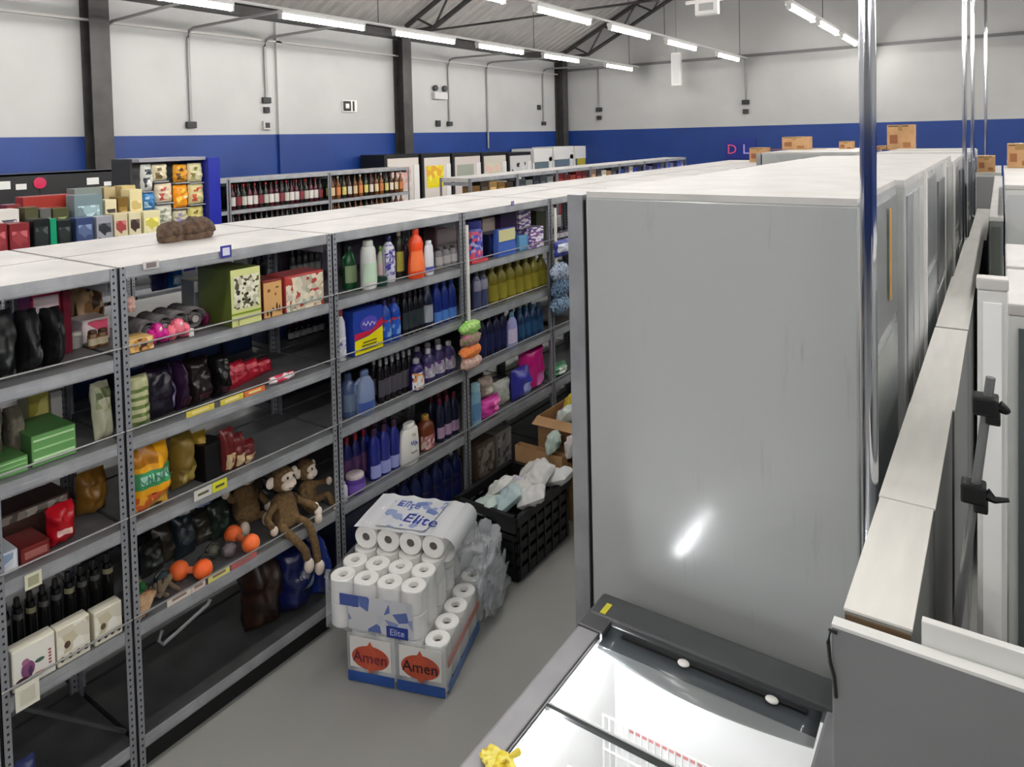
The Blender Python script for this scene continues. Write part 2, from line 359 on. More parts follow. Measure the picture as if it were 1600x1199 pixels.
# ------------------------------------------------------------------ shelving units
DECK = [1.916, 1.585, 1.276, .954, .572, .14]
UD = .46
def shelf_unit(label, xf, y0, y1, face, group, decks=DECK, top=None, back=False, rail=True, post=POST):
    """xf = x of the front face; face=+1 opens towards +x. origin at the front left foot"""
    t = thing('shelving_unit', label, 'shelf', (xf, y0, 0), 0, group); W = y1-y0; H = decks[0]
    f = -face
    X = lambda d: f*d
    for d, s in ((0, 1), (UD, -1)):
        for yy, q in ((-.001, 1), (W+.001, -1)):
            o = G().box(min(0, f*s*.034), max(0, f*s*.034), min(0, q*.003), max(0, q*.003), 0, H-.002).box(min(0, f*s*.003), max(0, f*s*.003), min(0, q*.026), max(0, q*.026), 0, H-.002).build('post', post, t)
            o.location = (X(d), yy, 0)
    for i, z in enumerate(decks):
        a, b = sorted((X(.004), X(UD-.004)))
        g0 = G().box(*sorted((X(.004), X(.008))), .006, W-.006, -.045, 0).box(*sorted((X(.004), X(.02))), .006, W-.006, -.047, -.043).box(*sorted((X(.003), X(.004))), .006, W-.006, -.03, -.022)
        o = g0.build('front_lip', STEEL, t); o.location = (0, 0, z); a, b = sorted((X(.008), X(UD-.004)))
        g = G().box(a, b, .006, W-.006, -.004, 0)
        g.box(*sorted((X(UD-.008), X(UD-.004))), .006, W-.006, -.045, -.004).box(a, b, .006, .009, -.045, -.004).box(a, b, W-.009, W-.006, -.045, -.004)
        g.box(*sorted((X(UD*.5-.03), X(UD*.5+.03))), .01, W-.01, -.02, -.004)
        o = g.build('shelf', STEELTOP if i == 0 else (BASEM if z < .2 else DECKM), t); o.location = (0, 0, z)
        if rail and 0 < i < 5:
            G().tube([(X(-.004), .0, z+.036), (X(-.004), W, z+.036)], .0035, 6).build('rail', ROD, t)
    if rail: G().box(*sorted((X(.035), X(.045))), .03, W-.03, .001, .09).build('plinth_or_gap_shade', mat((16, 16, 17), .6), t)  # black board put in for the shaded gap below the bottom shelf
    for yy in (.02, W-.02):
        if H > 1: G().box(*sorted((X(.04), X(UD-.04))), yy-.001, yy+.001, H-.09, H-.05).build('side_tie', STEEL, t)
    return t
XF = -2.65
ED = [-.12, .885, 1.31, 2.315, 3.32, 4.325, 5.33, 6.335, 7.34, 8.345, 9.35, 10.355, 11.36]
for i in range(len(ED)-1):
    nm = {0: 'grey shelving unit just outside the left edge of the view', 1: 'narrow grey shelving unit at the left edge of the view', 2: 'grey shelving unit with the orange dumbbells and plush monkeys', 3: 'grey shelving unit behind the stack of toilet paper', 4: 'grey shelving unit behind the black crate', 5: 'grey shelving unit half hidden by the tall fridge'}
    hid = i > 5
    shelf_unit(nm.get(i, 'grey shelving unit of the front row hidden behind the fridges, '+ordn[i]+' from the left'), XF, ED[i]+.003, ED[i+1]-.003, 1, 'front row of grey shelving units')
    shelf_unit('grey shelving unit of the rear row, '+ordn[i]+' from the left, backing the front row', XF-.47-UD, ED[i]+.003, ED[i+1]-.003, -1, 'rear row of grey shelving units', rail=False)
# leaning cross brace under the narrow unit
a = on_x(112, 1082, XF-.2); 
o = G().tube([(XF-.05, 1.29, .17), (XF-.05, .93, .52)], .009, 5).build('cross_brace', DKGREY); tag(o, 'dark diagonal brace under the lowest goods of the narrow unit', 'brace')

# ------------------------------------------------------------------ product builders (front faces +x, origin at base centre)
def bottle_prof(kind, r, h):
    if kind == 'round': return [(r*.9, 0), (r, .01), (r, h*.62), (r*.85, h*.72), (r*.35, h*.84), (r*.33, h*.88)], h*.88, r*.38
    if kind == 'wine': return [(r*.9, 0), (r, .01), (r, h*.58), (r*.9, h*.64), (r*.38, h*.76), (r*.36, h*.9)], h*.9, r*.4
    if kind == 'jug': return [(r*.92, 0), (r, .012), (r, h*.5), (r*.93, h*.66), (r*.6, h*.82), (r*.36, h*.87), (r*.36, h*.89)], h*.89, r*.42
    if kind == 'waist': return [(r*.95, 0), (r, .012), (r*.98, h*.3), (r*.8, h*.5), (r*.92, h*.68), (r*.7, h*.8), (r*.34, h*.87), (r*.34, h*.89)], h*.89, r*.4
    if kind == 'jar': return [(r*.92, 0), (r, .01), (r, h*.74), (r*.8, h*.8), (r*.8, h*.82)], h*.82, r*.88
    if kind == 'tube': return [(r*.85, 0), (r, .015), (r*.98, h*.5), (r*.9, h*.8), (r*.75, h*.87)], h*.87, r*.6
    return [(r*.93, 0), (r, .012), (r, h*.6), (r*.88, h*.74), (r*.5, h*.83), (r*.34, h*.87)], h*.87, r*.42
def mk_bottle(name, label, cat, group, w, h, dep, body, cap, lab=None, kind='flat', loc=(0, 0, 0), labz=(.15, .55), rz=0, text=None, tcol=None):
    t = thing(name, label, cat, loc, rz, group); r = w/2; sx = dep/w
    prof, zc, rc = bottle_prof(kind, r, h)
    G().lathe(prof, 14, sx, 1).build('body', body, t, True)
    G().lathe([(rc, zc-.002), (rc*1.02, zc+.004), (rc*.96, h-.004), (rc*.8, h)], 12, min(1, sx*1.15), 1).build('cap', cap, t, True)
    if lab:
        def rad(z):
            for (r0, z0), (r1, z1) in zip(prof, prof[1:]):
                if z0 <= z <= z1: return r0+(r1-r0)*(z-z0)/max(1e-6, z1-z0)
            return prof[-1][0]
        zs = [h*(labz[0]+(labz[1]-labz[0])*k/5) for k in range(6)]
        G().lathe([(rad(z)+.0015, z) for z in zs], 12, sx+.002/r*0, 1, a0=-1.25, a1=1.25).build('label', lab, t, True)
    if kind == 'jug':
        G().tube([(-.0, -r*.55, h*.82), (0, -r*1.02, h*.74), (0, -r*1.08, h*.6), (0, -r*.9, h*.5)], r*.16, 6).build('handle', body, t, True)
    if text: lettering(t, text, w*.35, (r*sx+.003, 0, h*(labz[0]+labz[1])/2), tcol or WHITE, wid=w*.6)
    return t
def mk_box(name, label, cat, group, w, h, dep, body, loc=(0, 0, 0), panel=None, pr=(.08, .92, .1, .9), flap=None, rz=0, text=None, tcol=None, bands=(), tz=.75):
    t = thing(name, label, cat, loc, rz, group)
    G().cbox(-dep/2, dep/2, -w/2, w/2, 0, h, min(.004, w*.05)).build('carton', body, t)
    if panel:
        G().box(dep/2, dep/2+.0015, -w/2+w*pr[0], -w/2+w*pr[1], h*pr[2], h*pr[3]).build('printed_panel', panel, t)
    for z0, z1, m in bands: G().box(dep/2+.0015, dep/2+.0028, -w*.46, w*.46, h*z0, h*z1).build('colour_band', m, t)
    if flap: G().box(-dep/2+.002, dep/2-.002, -w/2+.002, w/2-.002, h, h+.003).build('lid', flap, t)
    if text: lettering(t, text, h*.15, (dep/2+.0035, 0, h*tz), tcol or BLACK, wid=w*.6)
    return t
def pouch_geo(w, h, dep, sd=0, nx=9, nz=11, off=0, u0=0, u1=1, v0=0, v1=1, front_only=False, crin=.12):
    g = G(); v = []; 
    def P(u, q, s):
        a = 2*u-1; b = 2*q-1
        T = dep/2*max(0, (1-abs(a)**2.6))**.6*max(0, (1-abs(b)**3.5))**.6
        n = noise.noise(Vector((u*4+sd, q*5, sd*1.7)))*crin*dep
        ww = w*(1-.06*math.cos(b*PI/2)*0 - .03*abs(b)**2)
        return (s*(T+(n if T > .004 else 0)+off), a*ww/2+noise.noise(Vector((q*3, sd, 2)))*.02*w, q*h+noise.noise(Vector((u*3, sd, 5)))*.015*h)
    for s in ((1,) if front_only else (1, -1)):
        b0 = len(v)
        for j in range(nz+1):
            for i in range(nx+1): v.append(P(u0+(u1-u0)*i/nx, v0+(v1-v0)*j/nz, s))
        g.f += [(b0+j*(nx+1)+i, b0+j*(nx+1)+i+1, b0+(j+1)*(nx+1)+i+1, b0+(j+1)*(nx+1)+i) for j in range(nz) for i in range(nx)]
    g.v = v; return g
def mk_pouch(name, label, cat, group, w, h, dep, body, loc=(0, 0, 0), patches=(), sd=0, rz=0, lean=0, seal=None, text=None, tcol=None):
    t = thing(name, label, cat, loc, rz, group); t.rotation_euler = (0, lean, rz)
    G2 = pouch_geo(w, h, dep, sd, 14, 16, crin=.2); G2.build('bag', body, t, True, sharp=80)
    for (a, b, c, d, m) in patches: pouch_geo(w, h, dep, sd, 14, 12, .0025, a, b, c, d, True, crin=.2).build('printed_panel', m, t, True, sharp=80)
    if seal: G().box(-.002, .002, -w*.47, w*.47, h*.975, h*1.03).build('top_seal', seal, t)
    if text: lettering(t, text, h*.12, (dep*.53+.004, 0, h*.55), tcol or WHITE, wid=w*.62)
    return t

BAYN = {1: 'left-edge bay', 2: 'plush-monkey bay', 3: 'toilet-paper bay', 4: 'black-crate bay', 5: 'tall-fridge bay'}
LVN = {1: 'highest', 2: 'second', 3: 'third', 4: 'fourth', 5: 'lowest'}
def spot(p0, p1, pt, lv, d=.03, lift=0):
    """real width, height and place on shelf lv of an item whose front spans p0..p1 and reaches pt"""
    X = XF-.02-d; pm = (p0+p1)/2
    pb = 400+lv*80
    y0 = on_x(p0, pt+30, X).y; y1 = on_x(p1, pt+30, X).y
    z = DECK[lv]+.001+lift; top = on_x(pm, pt, X).z
    return X, y0, y1, z, max(.03, top-z)
def bt(p0, p1, pt, lv, bay, what, body, cap, lab=None, kind='flat', d=.03, dep=None, group=None, n=1, deep=1, labz=(.15, .55), hmax=None, text=None, tcol=None, colr=None, name='bottle', cat='bottle'):
    X, y0, y1, z, h = spot(p0, p1, pt, lv, d)
    h = min(h, hmax or (DECK[lv-1]-DECK[lv]-.055)); w = (y1-y0)/n*.97
    dep = dep or min(w*.8, .09)
    first = None
    for k in range(n):
        for q in range(deep):
            row = '' if q == 0 else ', one back'
            if q > 1: row = ', two back'
            pos = '' if n == 1 else (', '+('leftmost' if k == 0 else 'rightmost' if k == n-1 else ordn[k]+' from left'))
            lb = f'{what}, {LVN[lv]} shelf, {BAYN[bay]}{pos}{row}'
            loc = (X-dep/2-q*(dep+.012), y0+(k+.5)*(y1-y0)/n, z)
            gr = group or (what+'s' if n*deep > 1 else None)
            if first is None: first = mk_bottle(name, lb, cat, gr, w, h, dep, body, cap, lab, kind, loc, labz, 0, text, tcol)
            else: dup(first, loc, None, lb, gr)
    return first
def bx(p0, p1, pt, lv, bay, what, body, panel=None, d=.03, dep=.15, lift=0, name='product_box', cat='box', pr=(.08, .92, .1, .9), n=1, hmax=None, text=None, tcol=None, group=None, bands=(), rz=0, tz=.75, pb=None):
    X, y0, y1, z, h = spot(p0, p1, pt, lv, d, lift)
    if pb: h = min(h, 9)
    h = min(h, hmax or (DECK[lv-1]-DECK[lv]-.052-lift)); w = (y1-y0)/n*.98; first = None
    for k in range(n):
        pos = '' if n == 1 else (', '+('leftmost' if k == 0 else 'rightmost' if k == n-1 else ordn[k]+' from left'))
        lb = f'{what}, {LVN[lv]} shelf, {BAYN[bay]}{pos}'; loc = (X-dep/2, y0+(k+.5)*(y1-y0)/n, z)
        if first is None: first = mk_box(name, lb, cat, group, w, h, dep, body, loc, panel, pr, None, rz, text, tcol, bands, tz)
        else: dup(first, loc, None, lb, group)
    return first
def pc(p0, p1, pt, lv, bay, what, body, patches=(), d=.04, dep=.1, sd=1, rz=0, lean=0, name='product_bag', cat='bag', hmax=None, lift=0, seal=None, text=None, tcol=None, group=None):
    X, y0, y1, z, h = spot(p0, p1, pt, lv, d, lift); h = min(h, hmax or (DECK[lv-1]-DECK[lv]-.055-lift))
    return mk_pouch(name, f'{what}, {LVN[lv]} shelf, {BAYN[bay]}', cat, group, y1-y0, h, dep, body, (X-dep/2, (y0+y1)/2, z), patches, sd, rz, lean, seal, text, tcol)
gl = lambda c, r=.28: mat(c, r)

# ---- bay 1 (narrow, left edge)
blk = gl((20, 20, 22), .5)
for k, (a, b) in enumerate(((-28, 34), (38, 74), (78, 110))):
    t = pc(a, b, 492-4*k, 1, 1, ['matt black padded bag at the photo edge', 'matt black padded bag in the middle of three', 'matt black padded bag, right one of three'][k], blk, [(.25, .75, .2, .5, gl((36, 38, 40), .4))], dep=.16, sd=k+2, name='padded_bag')
bx(48, 96, 452, 1, 1, 'pink carton with white lid label behind the black bags', gl((190, 40, 80)), gl((235, 215, 220)), d=.24, dep=.12)
bx(99, 111, 450, 1, 1, 'narrow wine red carton behind the black bags', gl((110, 18, 42)), d=.22, dep=.14)
bx(128, 172, 478, 1, 1, 'white and pink lying carton seen through the unit', gl((226, 214, 214)), printed([(230, 220, 220), (225, 90, 120), (240, 200, 205)], 14), d=.3, dep=.12, hmax=.09)
pc(118, 170, 450, 1, 1, 'bundle of tan and brown chew sticks', printed([(150, 110, 70), (60, 42, 30), (190, 160, 120)], 40, stretch=(1, 1, .2)), d=.42, dep=.12, sd=5, name='chew_bundle', cat='pet treat')
bt(140, 172, 515, 1, 1, 'small brown capped jar', gl((120, 84, 50)), gl((70, 40, 25)), gl((200, 190, 160)), 'jar', d=.2, n=2, hmax=.09, name='jar', cat='jar')
bt(112, 134, 520, 1, 1, 'pale grey round pot', gl((170, 168, 165)), gl((200, 198, 190)), None, 'jar', d=.25, n=1, hmax=.07, name='jar', cat='jar')
# green wrapped blocks
for k, (a, b, tp, lf) in enumerate(((48, 120, 672, 0), (-30, 46, 722, 0))):
    bx(a, b, tp, 2, 1, ['stack of green wrapped trays, tallest', 'low green wrapped tray at the photo edge'][k], gl((74, 120, 66)), gl((98, 150, 88)), dep=.2, bands=[(.18, .26, gl((190, 225, 175))), (.5, .56, gl((150, 195, 135))), (.8, .86, gl((180, 215, 165)))], pr=(.01, .99, .02, .98), name='wrapped_tray', cat='tray')
for k, (a, b) in enumerate(((-25, 12), (16, 44))):
    pc(a, b, 640, 2, 1, ['grey brown plush roll at the photo edge', 'grey brown plush roll beside the green trays'][k], noisy((110, 104, 90), (80, 76, 66), 30, .9), d=.12, dep=.12, sd=8+k, name='plush_roll', cat='pet toy', hmax=.22)
bx(44, 78, 614, 2, 1, 'mustard coloured small carton at the back', gl((150, 146, 60)), printed([(160, 150, 60), (110, 110, 50), (210, 200, 120)], 22), d=.3, dep=.1)
bx(80, 98, 612, 2, 1, 'grey white slim carton at the back', gl((190, 188, 185)), d=.3, dep=.08)
pc(153, 182, 600, 2, 1, 'pale wedge shaped bag beside the perforated post', gl((196, 196, 170)), [(.1, .9, .5, .9, printed([(200, 200, 170), (150, 160, 120), (90, 100, 60)], 40))], dep=.08, sd=11, lean=-.1)
bx(-20, 30, 866, 3, 1, 'white and pale blue carton of small lettering', gl((205, 212, 220)), printed([(210, 216, 224), (140, 160, 190), (90, 100, 130), (225, 228, 232)], 38, stretch=(1, 1, .5)), dep=.14)
bx(33, 80, 850, 3, 1, 'dark red carton with pink panel', gl((110, 36, 34)), gl((150, 90, 84)), dep=.14, pr=(.12, .9, .35, .75))
pc(82, 125, 792, 3, 1, 'bright red glossy bag', gl((170, 20, 32), .2), [(.2, .7, .3, .45, gl((235, 190, 180)))], dep=.1, sd=14)
bx(-10, 112, 790, 3, 1, 'long dark tray with a pale striped edge', gl((60, 40, 36)), None, d=.2, dep=.14, bands=[(.72, .95, printed([(190, 185, 175), (90, 80, 75), (150, 140, 130)], 40))], hmax=.24)
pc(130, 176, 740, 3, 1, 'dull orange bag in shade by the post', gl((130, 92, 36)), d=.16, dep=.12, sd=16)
# white pet-product cartons with pictures
picA = printed([(226, 222, 205), (196, 188, 160), (232, 230, 220), (210, 205, 188)], 26)
for k, (a, b, tp) in enumerate(((17, 88, 1003), (88, 142, 972), (147, 192, 948))):
    t = bx(a, b, tp, 4, 1, ['white display carton with a purple parrot picture', 'cream display carton, middle of three', 'cream display carton nearest the post'][k], gl((222, 218, 200)), picA if k else gl((228, 226, 218)), d=-.005, dep=.05, pr=(.03, .97, .3, .97) if k else (.03, .97, .04, .97), bands=[] , hmax=.3)
    ch = t.children[0].dimensions; 
    h = max(v.co.z for v in t.children[0].data.vertices); wd = 2*max(v.co.y for v in t.children[0].data.vertices)
    if k == 0:
        G().ell((.028, -wd*.15, h*.42), (.002, wd*.16, h*.2), 12, 6).build('parrot_print', gl((120, 70, 110)), t)
        G().ell((.0285, -wd*.2, h*.62), (.002, wd*.09, h*.08), 10, 6).build('parrot_print', gl((150, 96, 130)), t); G().ell((.0295, -wd*.1, h*.36), (.002, wd*.05, h*.14), 10, 6).build('wing_print', gl((70, 40, 70)), t)
        G().ell((.028, -wd*.28, h*.22), (.002, wd*.16, h*.06), 10, 6).build('parrot_print', gl((60, 30, 40)), t)
        G().ell((.028, wd*.12, h*.5), (.002, wd*.12, h*.05), 10, 6).build('leaf_print', gl((60, 90, 80)), t)
        for q in range(5): G().ell((.028, wd*.36, h*(.3+q*.08)), (.002, wd*.04, h*.025), 8, 4).build('berry_print', gl((140, 60, 60)), t)
        G().ell((.028, wd*.1, h*.2), (.002, wd*.13, h*.03), 10, 4).build('berry_print', gl((180, 90, 90)), t)
    else:
        for q in range(4): G().ell((.027, wd*(-.36+.24*q), h*.17), (.002, wd*.07, h*.07), 8, 4).build('paw_print', gl((62, 50, 46)), t)
        G().ell((.027, -wd*.2, h*.5), (.002, wd*.1, h*.1), 8, 4).build('animal_print', gl((90, 70, 60)), t)
for k in range(9):
    a = 4+k*20; tp = 950-a*.5
    X, y0, y1, z, h = spot(a, a+17, tp, 4, .1); 
    t = mk_bottle('treat_pack', 'black glossy round pack behind the white cartons, '+('leftmost' if k == 0 else 'rightmost' if k == 8 else ordn[k]+' from the left'), 'pet treat', 'black packs behind the white cartons', y1-y0, min(h, .3), .06, gl((18, 18, 18), .25), gl((30, 28, 26)), gl((120, 118, 90)) if k % 3 == 2 else gl((70, 70, 70)), 'tube', (X-.03, (y0+y1)/2, z), (.72, .8))
pc(28, 62, 1178, 5, 1, 'blue and white packet in the dark on the base', gl((60, 70, 120)), [(.2, .8, .2, .6, gl((150, 150, 165)))], d=.1, dep=.06, sd=3, hmax=.1)

# ---- bay 2
grey = noisy((74, 72, 74), (120, 116, 116), 26, .9)
for k, (a, b, tp) in enumerate(((203, 232, 452), (228, 258, 448), (252, 282, 446), (276, 306, 448))):
    X, y0, y1, z, h = spot(a, b, tp, 1, .14); r = (y1-y0)*.62
    t = thing('rolled_mat', 'dark grey rolled pet mat, '+['leftmost', 'second from the left', 'third from the left', 'rightmost'][k]+' of four', 'pet mat', (X, (y0+y1)/2, z), 0, 'rolled pet mats')
    pts = []
    for q in range(26):
        an = q*.42; rr = r*(1-.028*q); pts.append((0, math.cos(an)*rr, r+math.sin(an)*rr))
    g = G(); v = []
    for (x, y, zz) in pts: v += [(-.1, y, zz), (.06, y, zz)]
    g.add(v, [(2*i, 2*i+1, 2*i+3, 2*i+2) for i in range(len(pts)-1)]); o = g.build('mat_spiral', grey, t, True)
    md = o.modifiers.new('s', 'SOLIDIFY'); md.thickness = .008
    G().lathe([(r*.28, 0), (r*.28, .14)], 12).xf(Matrix.Rotation(PI/2, 4, 'Y')).xf(Matrix.Translation((-.075, 0, r))).build('core', gl((165, 160, 156), .8), t, True)
t = pc(193, 216, 462, 1, 2, 'pink plush snout toy hung by the post', noisy((205, 170, 160), (180, 140, 132), 30, .9), dep=.05, sd=20, lift=.14, name='plush_toy', cat='pet toy', hmax=.06)
for k, (a, b, tp, c, wh) in enumerate(((235, 266, 502, (190, 24, 130), 'magenta rubber toy bone at the front edge'), (266, 300, 512, (225, 110, 130), 'pink speckled toy at the front edge'), (303, 330, 487, (110, 20, 70), 'dark magenta toy behind the pink one'))):
    X, y0, y1, z, h = spot(a, b, tp, 1, .02 if k < 2 else .12); W = y1-y0
    t = thing('pet_toy', wh+', '+BAYN[2], 'pet toy', (X-.02, (y0+y1)/2, z)); m = gl(c, .35)
    G().ell((0, -W*.3, .03), (.028, W*.22, .03), jit=.3).ell((0, W*.3, .028), (.028, W*.22, .028), jit=.3, seed=3).ell((0, 0, .045), (.03, W*.3, .035), jit=.35, seed=5).build('bone', m, t, True)
    G().ell((.02, 0, .06), (.01, W*.1, .012)).build('pale_spot', gl((235, 200, 205)), t, True)  # small pale blob on the upper front of the toy
bx(201, 242, 527, 1, 2, 'tan chequered biscuit packet lying at the front', gl((214, 176, 112)), printed([(220, 180, 110), (80, 50, 34), (230, 200, 140), (190, 140, 80)], 55), d=-.005, dep=.1, hmax=.05, pr=(.02, .98, .05, .95))
bx(296, 304, 505, 1, 2, 'tiny white cube packet', gl((225, 220, 220)), d=.02, dep=.03, hmax=.03)
pc(246, 268, 417, 1, 2, 'navy bag at the back', gl((24, 34, 90)), d=.5, dep=.1, sd=22, lift=.1)
pc(268, 292, 415, 1, 2, 'bright sky blue bag at the back', gl((40, 120, 200)), [(.2, .8, .2, .6, gl((190, 215, 235)))], d=.5, dep=.1, sd=23, lift=.1)
bx(303, 326, 437, 1, 2, 'white topped grey tub', gl((120, 124, 126)), gl((215, 217, 218)), d=.26, dep=.1, pr=(.05, .95, .7, .98))
# green carton with printed side
t = bx(360, 407, 419, 1, 2, 'tall lime green carton with white printed front', gl((88, 102, 42)), gl((204, 208, 140)), d=-.01, dep=.24, pr=(.0, 1, .0, 1), name='green_carton')
h = max(v.co.z for v in t.children[0].data.vertices); wd = 2*max(v.co.y for v in t.children[0].data.vertices)
G().box(.122, .1235, -wd*.42, wd*.44, h*.3, h*.88).build('printed_panel', printed([(222, 220, 196), (214, 210, 190), (190, 186, 160), (228, 226, 206), (84, 82, 56)], 60), t)
G().box(.122, .1235, -wd*.5, wd*.5, h*.2, h*.235).build('colour_band', gl((120, 146, 40)), t)
for q in range(7): G().ell((.124, wd*random.uniform(-.3, .3), h*random.uniform(.4, .8)), (.0015, wd*.06, h*.03), 8, 4).build('paw_print', gl((50, 52, 34)), t)
G().tube([(.126, -wd*.3, h*.02), (.126, -wd*.3, h*.12)], .002, 4).build('ink_line', gl((110, 120, 60)), t)
t = bx(411, 441, 437, 1, 2, 'tan carton with dark figures printed at its foot', gl((120, 40, 36)), gl((202, 158, 104)), d=.0, dep=.14, pr=(.02, .98, .0, .94))
h = max(v.co.z for v in t.children[0].data.vertices); wd = 2*max(v.co.y for v in t.children[0].data.vertices)
for q, (a_, b_, ra_, rb_) in enumerate(((-.3, .12, .05, .09), (-.12, .1, .06, .11), (.0, .2, .04, .06), (.2, .24, .05, .13), (.34, .2, .04, .1), (-.2, .72, .09, .05), (.15, .6, .06, .04), (.25, .78, .1, .03))):
    G().ell((.0715, wd*a_, h*b_), (.0015, wd*ra_, h*rb_), 8, 4).build('animal_print', gl((60, 40, 28) if q < 5 else (140, 90, 50)), t)
t = bx(445, 507, 427, 1, 2, 'pale patterned carton with small pictures', gl((170, 60, 60)), printed([(212, 200, 170), (190, 180, 160), (224, 214, 190), (160, 170, 150), (170, 60, 50), (214, 206, 186)], 45), d=.0, dep=.14, pr=(.02, .98, .0, .94))
bt(455, 503, 388, 1, 2, 'dark bottle with pale label at the back', gl((34, 38, 44)), gl((90, 96, 100)), gl((120, 124, 120)), 'flat', d=.5, n=5)
bt(395, 440, 395, 1, 2, 'black bottle in the shade at the back', gl((22, 22, 30)), gl((50, 50, 60)), None, 'flat', d=.5, n=4)
# level 2
t = pc(202, 241, 590, 2, 2, 'cream and green striped bag leaning on the post', gl((205, 205, 160)), [(.06, .94, .05+.16*k, .12+.16*k, gl((110, 130, 70))) for k in range(5)], dep=.07, sd=31, lean=-.08)
pc(204, 232, 566, 2, 2, 'navy and white packet above the striped bag', gl((40, 50, 100)), d=.12, dep=.06, sd=32, lift=.2, hmax=.07)
for k, (a, b, tp, c) in enumerate(((232, 284, 574, (24, 18, 34)), (286, 300, 568, (44, 22, 50)), (302, 340, 562, (30, 20, 22)), (342, 368, 556, (16, 14, 16)))):
    pc(a, b, tp, 2, 2, ['large near black navy pouch', 'slim purple pouch with a silver edge', 'dark brown pouch between black ones', 'black pouch beside the red sachets'][k], gl(c, .25), [(.78, .98, .1, .9, printed([(110, 104, 150), (50, 30, 60), (170, 160, 190)], 40))] if k == 0 else [(.2, .8, .1, .25, gl((60, 30, 40)))], dep=.12, sd=40+k, rz=.12, lean=-.1)
for k, (a, b, tp) in enumerate(((362, 384, 562), (378, 402, 572), (396, 420, 582), (412, 438, 590))):
    X, y0, y1, z, h = spot(a, b, tp, 2, .06+.02*k)
    mk_pouch('treat_sachet', 'crumpled crimson sachet, '+['leftmost', 'second', 'third', 'rightmost'][k]+' of the four beside the black pouches', 'bag', 'crimson sachets', y1-y0+.04, .13-.02*k, .06, gl((165, 26, 46), .25), (X-.06, (y0+y1)/2, z), [(.2, .8, .5, .75, gl((210, 90, 100)))], 50+k, .2, -.5)
pc(426, 466, 588, 2, 2, 'pink and white wrapped candy packet lying at the edge', printed([(215, 60, 90), (240, 225, 225), (200, 40, 70)], 30), d=.0, dep=.05, sd=55, hmax=.045)
for k, (a, b, c) in enumerate(((288, 332, (226, 206, 90)), (342, 378, (226, 206, 90)), (380, 412, (232, 130, 70)))):
    X, y0, y1, z, h = spot(a, b, 620, 2, 0)
    t = thing('price_strip', ['yellow shelf strip under the dark brown pouch', 'yellow shelf strip under the black pouch', 'orange shelf strip under the red sachets'][k], 'price tag', (XF-.006, (y0+y1)/2, DECK[2]+.001)); W = y1-y0
    G().box(-.002, .002, -W/2, W/2, 0, .024).build('card', gl(c), t); G().box(.002, .003, -W*.3, W*.3, .008, .017).build('printed_line', gl((250, 236, 170)), t)
bt(452, 510, 500, 2, 2, 'dark white-striped sauce bottle in rear unit', gl((26, 22, 26), .2), gl((80, 24, 24)), gl((150, 150, 156)), 'round', d=.52, n=6, labz=(.1, .5))
# level 3
t = pc(202, 274, 690, 3, 2, 'big yellow orange pet food bag with green label', gl((226, 160, 24), .3), [(.05, .95, .02, .28, printed([(230, 170, 40), (120, 40, 30), (240, 200, 90), (200, 90, 40)], 34)), (.12, .95, .38, .62, gl((60, 140, 90))), (.2, .88, .44, .57, gl((170, 215, 200))), (.1, .6, .7, .95, gl((170, 110, 20)))], dep=.12, sd=60, d=.0, seal=gl((220, 190, 110)))
scribble(t, .074, .13, .03, .135, gl((40, 110, 80)), n=4)
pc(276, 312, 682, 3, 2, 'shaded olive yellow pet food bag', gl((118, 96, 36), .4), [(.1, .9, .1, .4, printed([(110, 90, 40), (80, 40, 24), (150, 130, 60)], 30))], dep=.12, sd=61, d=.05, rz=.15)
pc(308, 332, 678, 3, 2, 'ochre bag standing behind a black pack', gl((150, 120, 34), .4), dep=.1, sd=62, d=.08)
bx(316, 352, 692, 3, 2, 'plain black upright pack', gl((14, 12, 14), .4), d=.05, dep=.1, rz=.15)
for k, (a, b, tp) in enumerate(((350, 372, 672), (366, 388, 680), (380, 404, 690))):
    pc(a, b, tp, 3, 2, ['dark red treat bag, left one', 'dark red treat bag, middle one', 'dark red treat bag, right one'][k]+' of three', gl((96, 26, 26), .3), [(.15, .85, .1, .45, printed([(190, 160, 120), (110, 60, 50), (200, 180, 140)], 50))], dep=.07, sd=65+k, d=.03, rz=.15)
for a, b, c, wh in ((329, 352, (214, 214, 60), 'yellow price card on the third shelf edge'), (300, 328, (210, 206, 200), 'white price card on the third shelf edge')):
    y0 = on_x(a, 760, XF).y; y1 = on_x(b, 760, XF).y; t = thing('price_card', wh, 'price tag', (XF+.012, (y0+y1)/2, DECK[3]-.012)); G().box(-.001, .002, -(y1-y0)/2, (y1-y0)/2, 0, .04).build('card', gl(c), t)
    G().box(.002, .003, -(y1-y0)*.3, (y1-y0)*.3, .015, .025).build('printed_line', gl((90, 90, 60)), t)
# level 4: dumbbell toys etc
OR = noisy((236, 92, 30), (244, 120, 60), 12, .6)
def dumb(label, a, b):
    t = thing('dumbbell_toy', label, 'dumbbell', a); d = Vector(b)-Vector(a); r = .039
    G().ell((0, 0, r), (r, r, r), 14, 10).build('ball', OR, t, True); G().ell((d.x, d.y, d.z+r), (r*.98, r, r), 14, 10).build('ball', OR, t, True)
    G().tube([Vector((0, 0, r))+d*.15, Vector((0, 0, r))+d*.85], .014, 10).build('handle', gl((225, 120, 80)), t, True)
p = on_z(283, 892, DECK[4]); q = on_z(318, 905, DECK[4]); z4 = DECK[4]+.002
dumb('orange dumbbell shaped dog toy, lower left one', (XF-.13, on_x(279, 875, XF-.13).y, z4+.0), (XF-.055, on_x(317, 890, XF-.055).y, z4))
dumb('orange dumbbell shaped dog toy near the monkeys', (XF-.18, on_x(364, 830, XF-.18).y, z4+.0), (XF-.05, on_x(392, 855, XF-.05).y, z4))
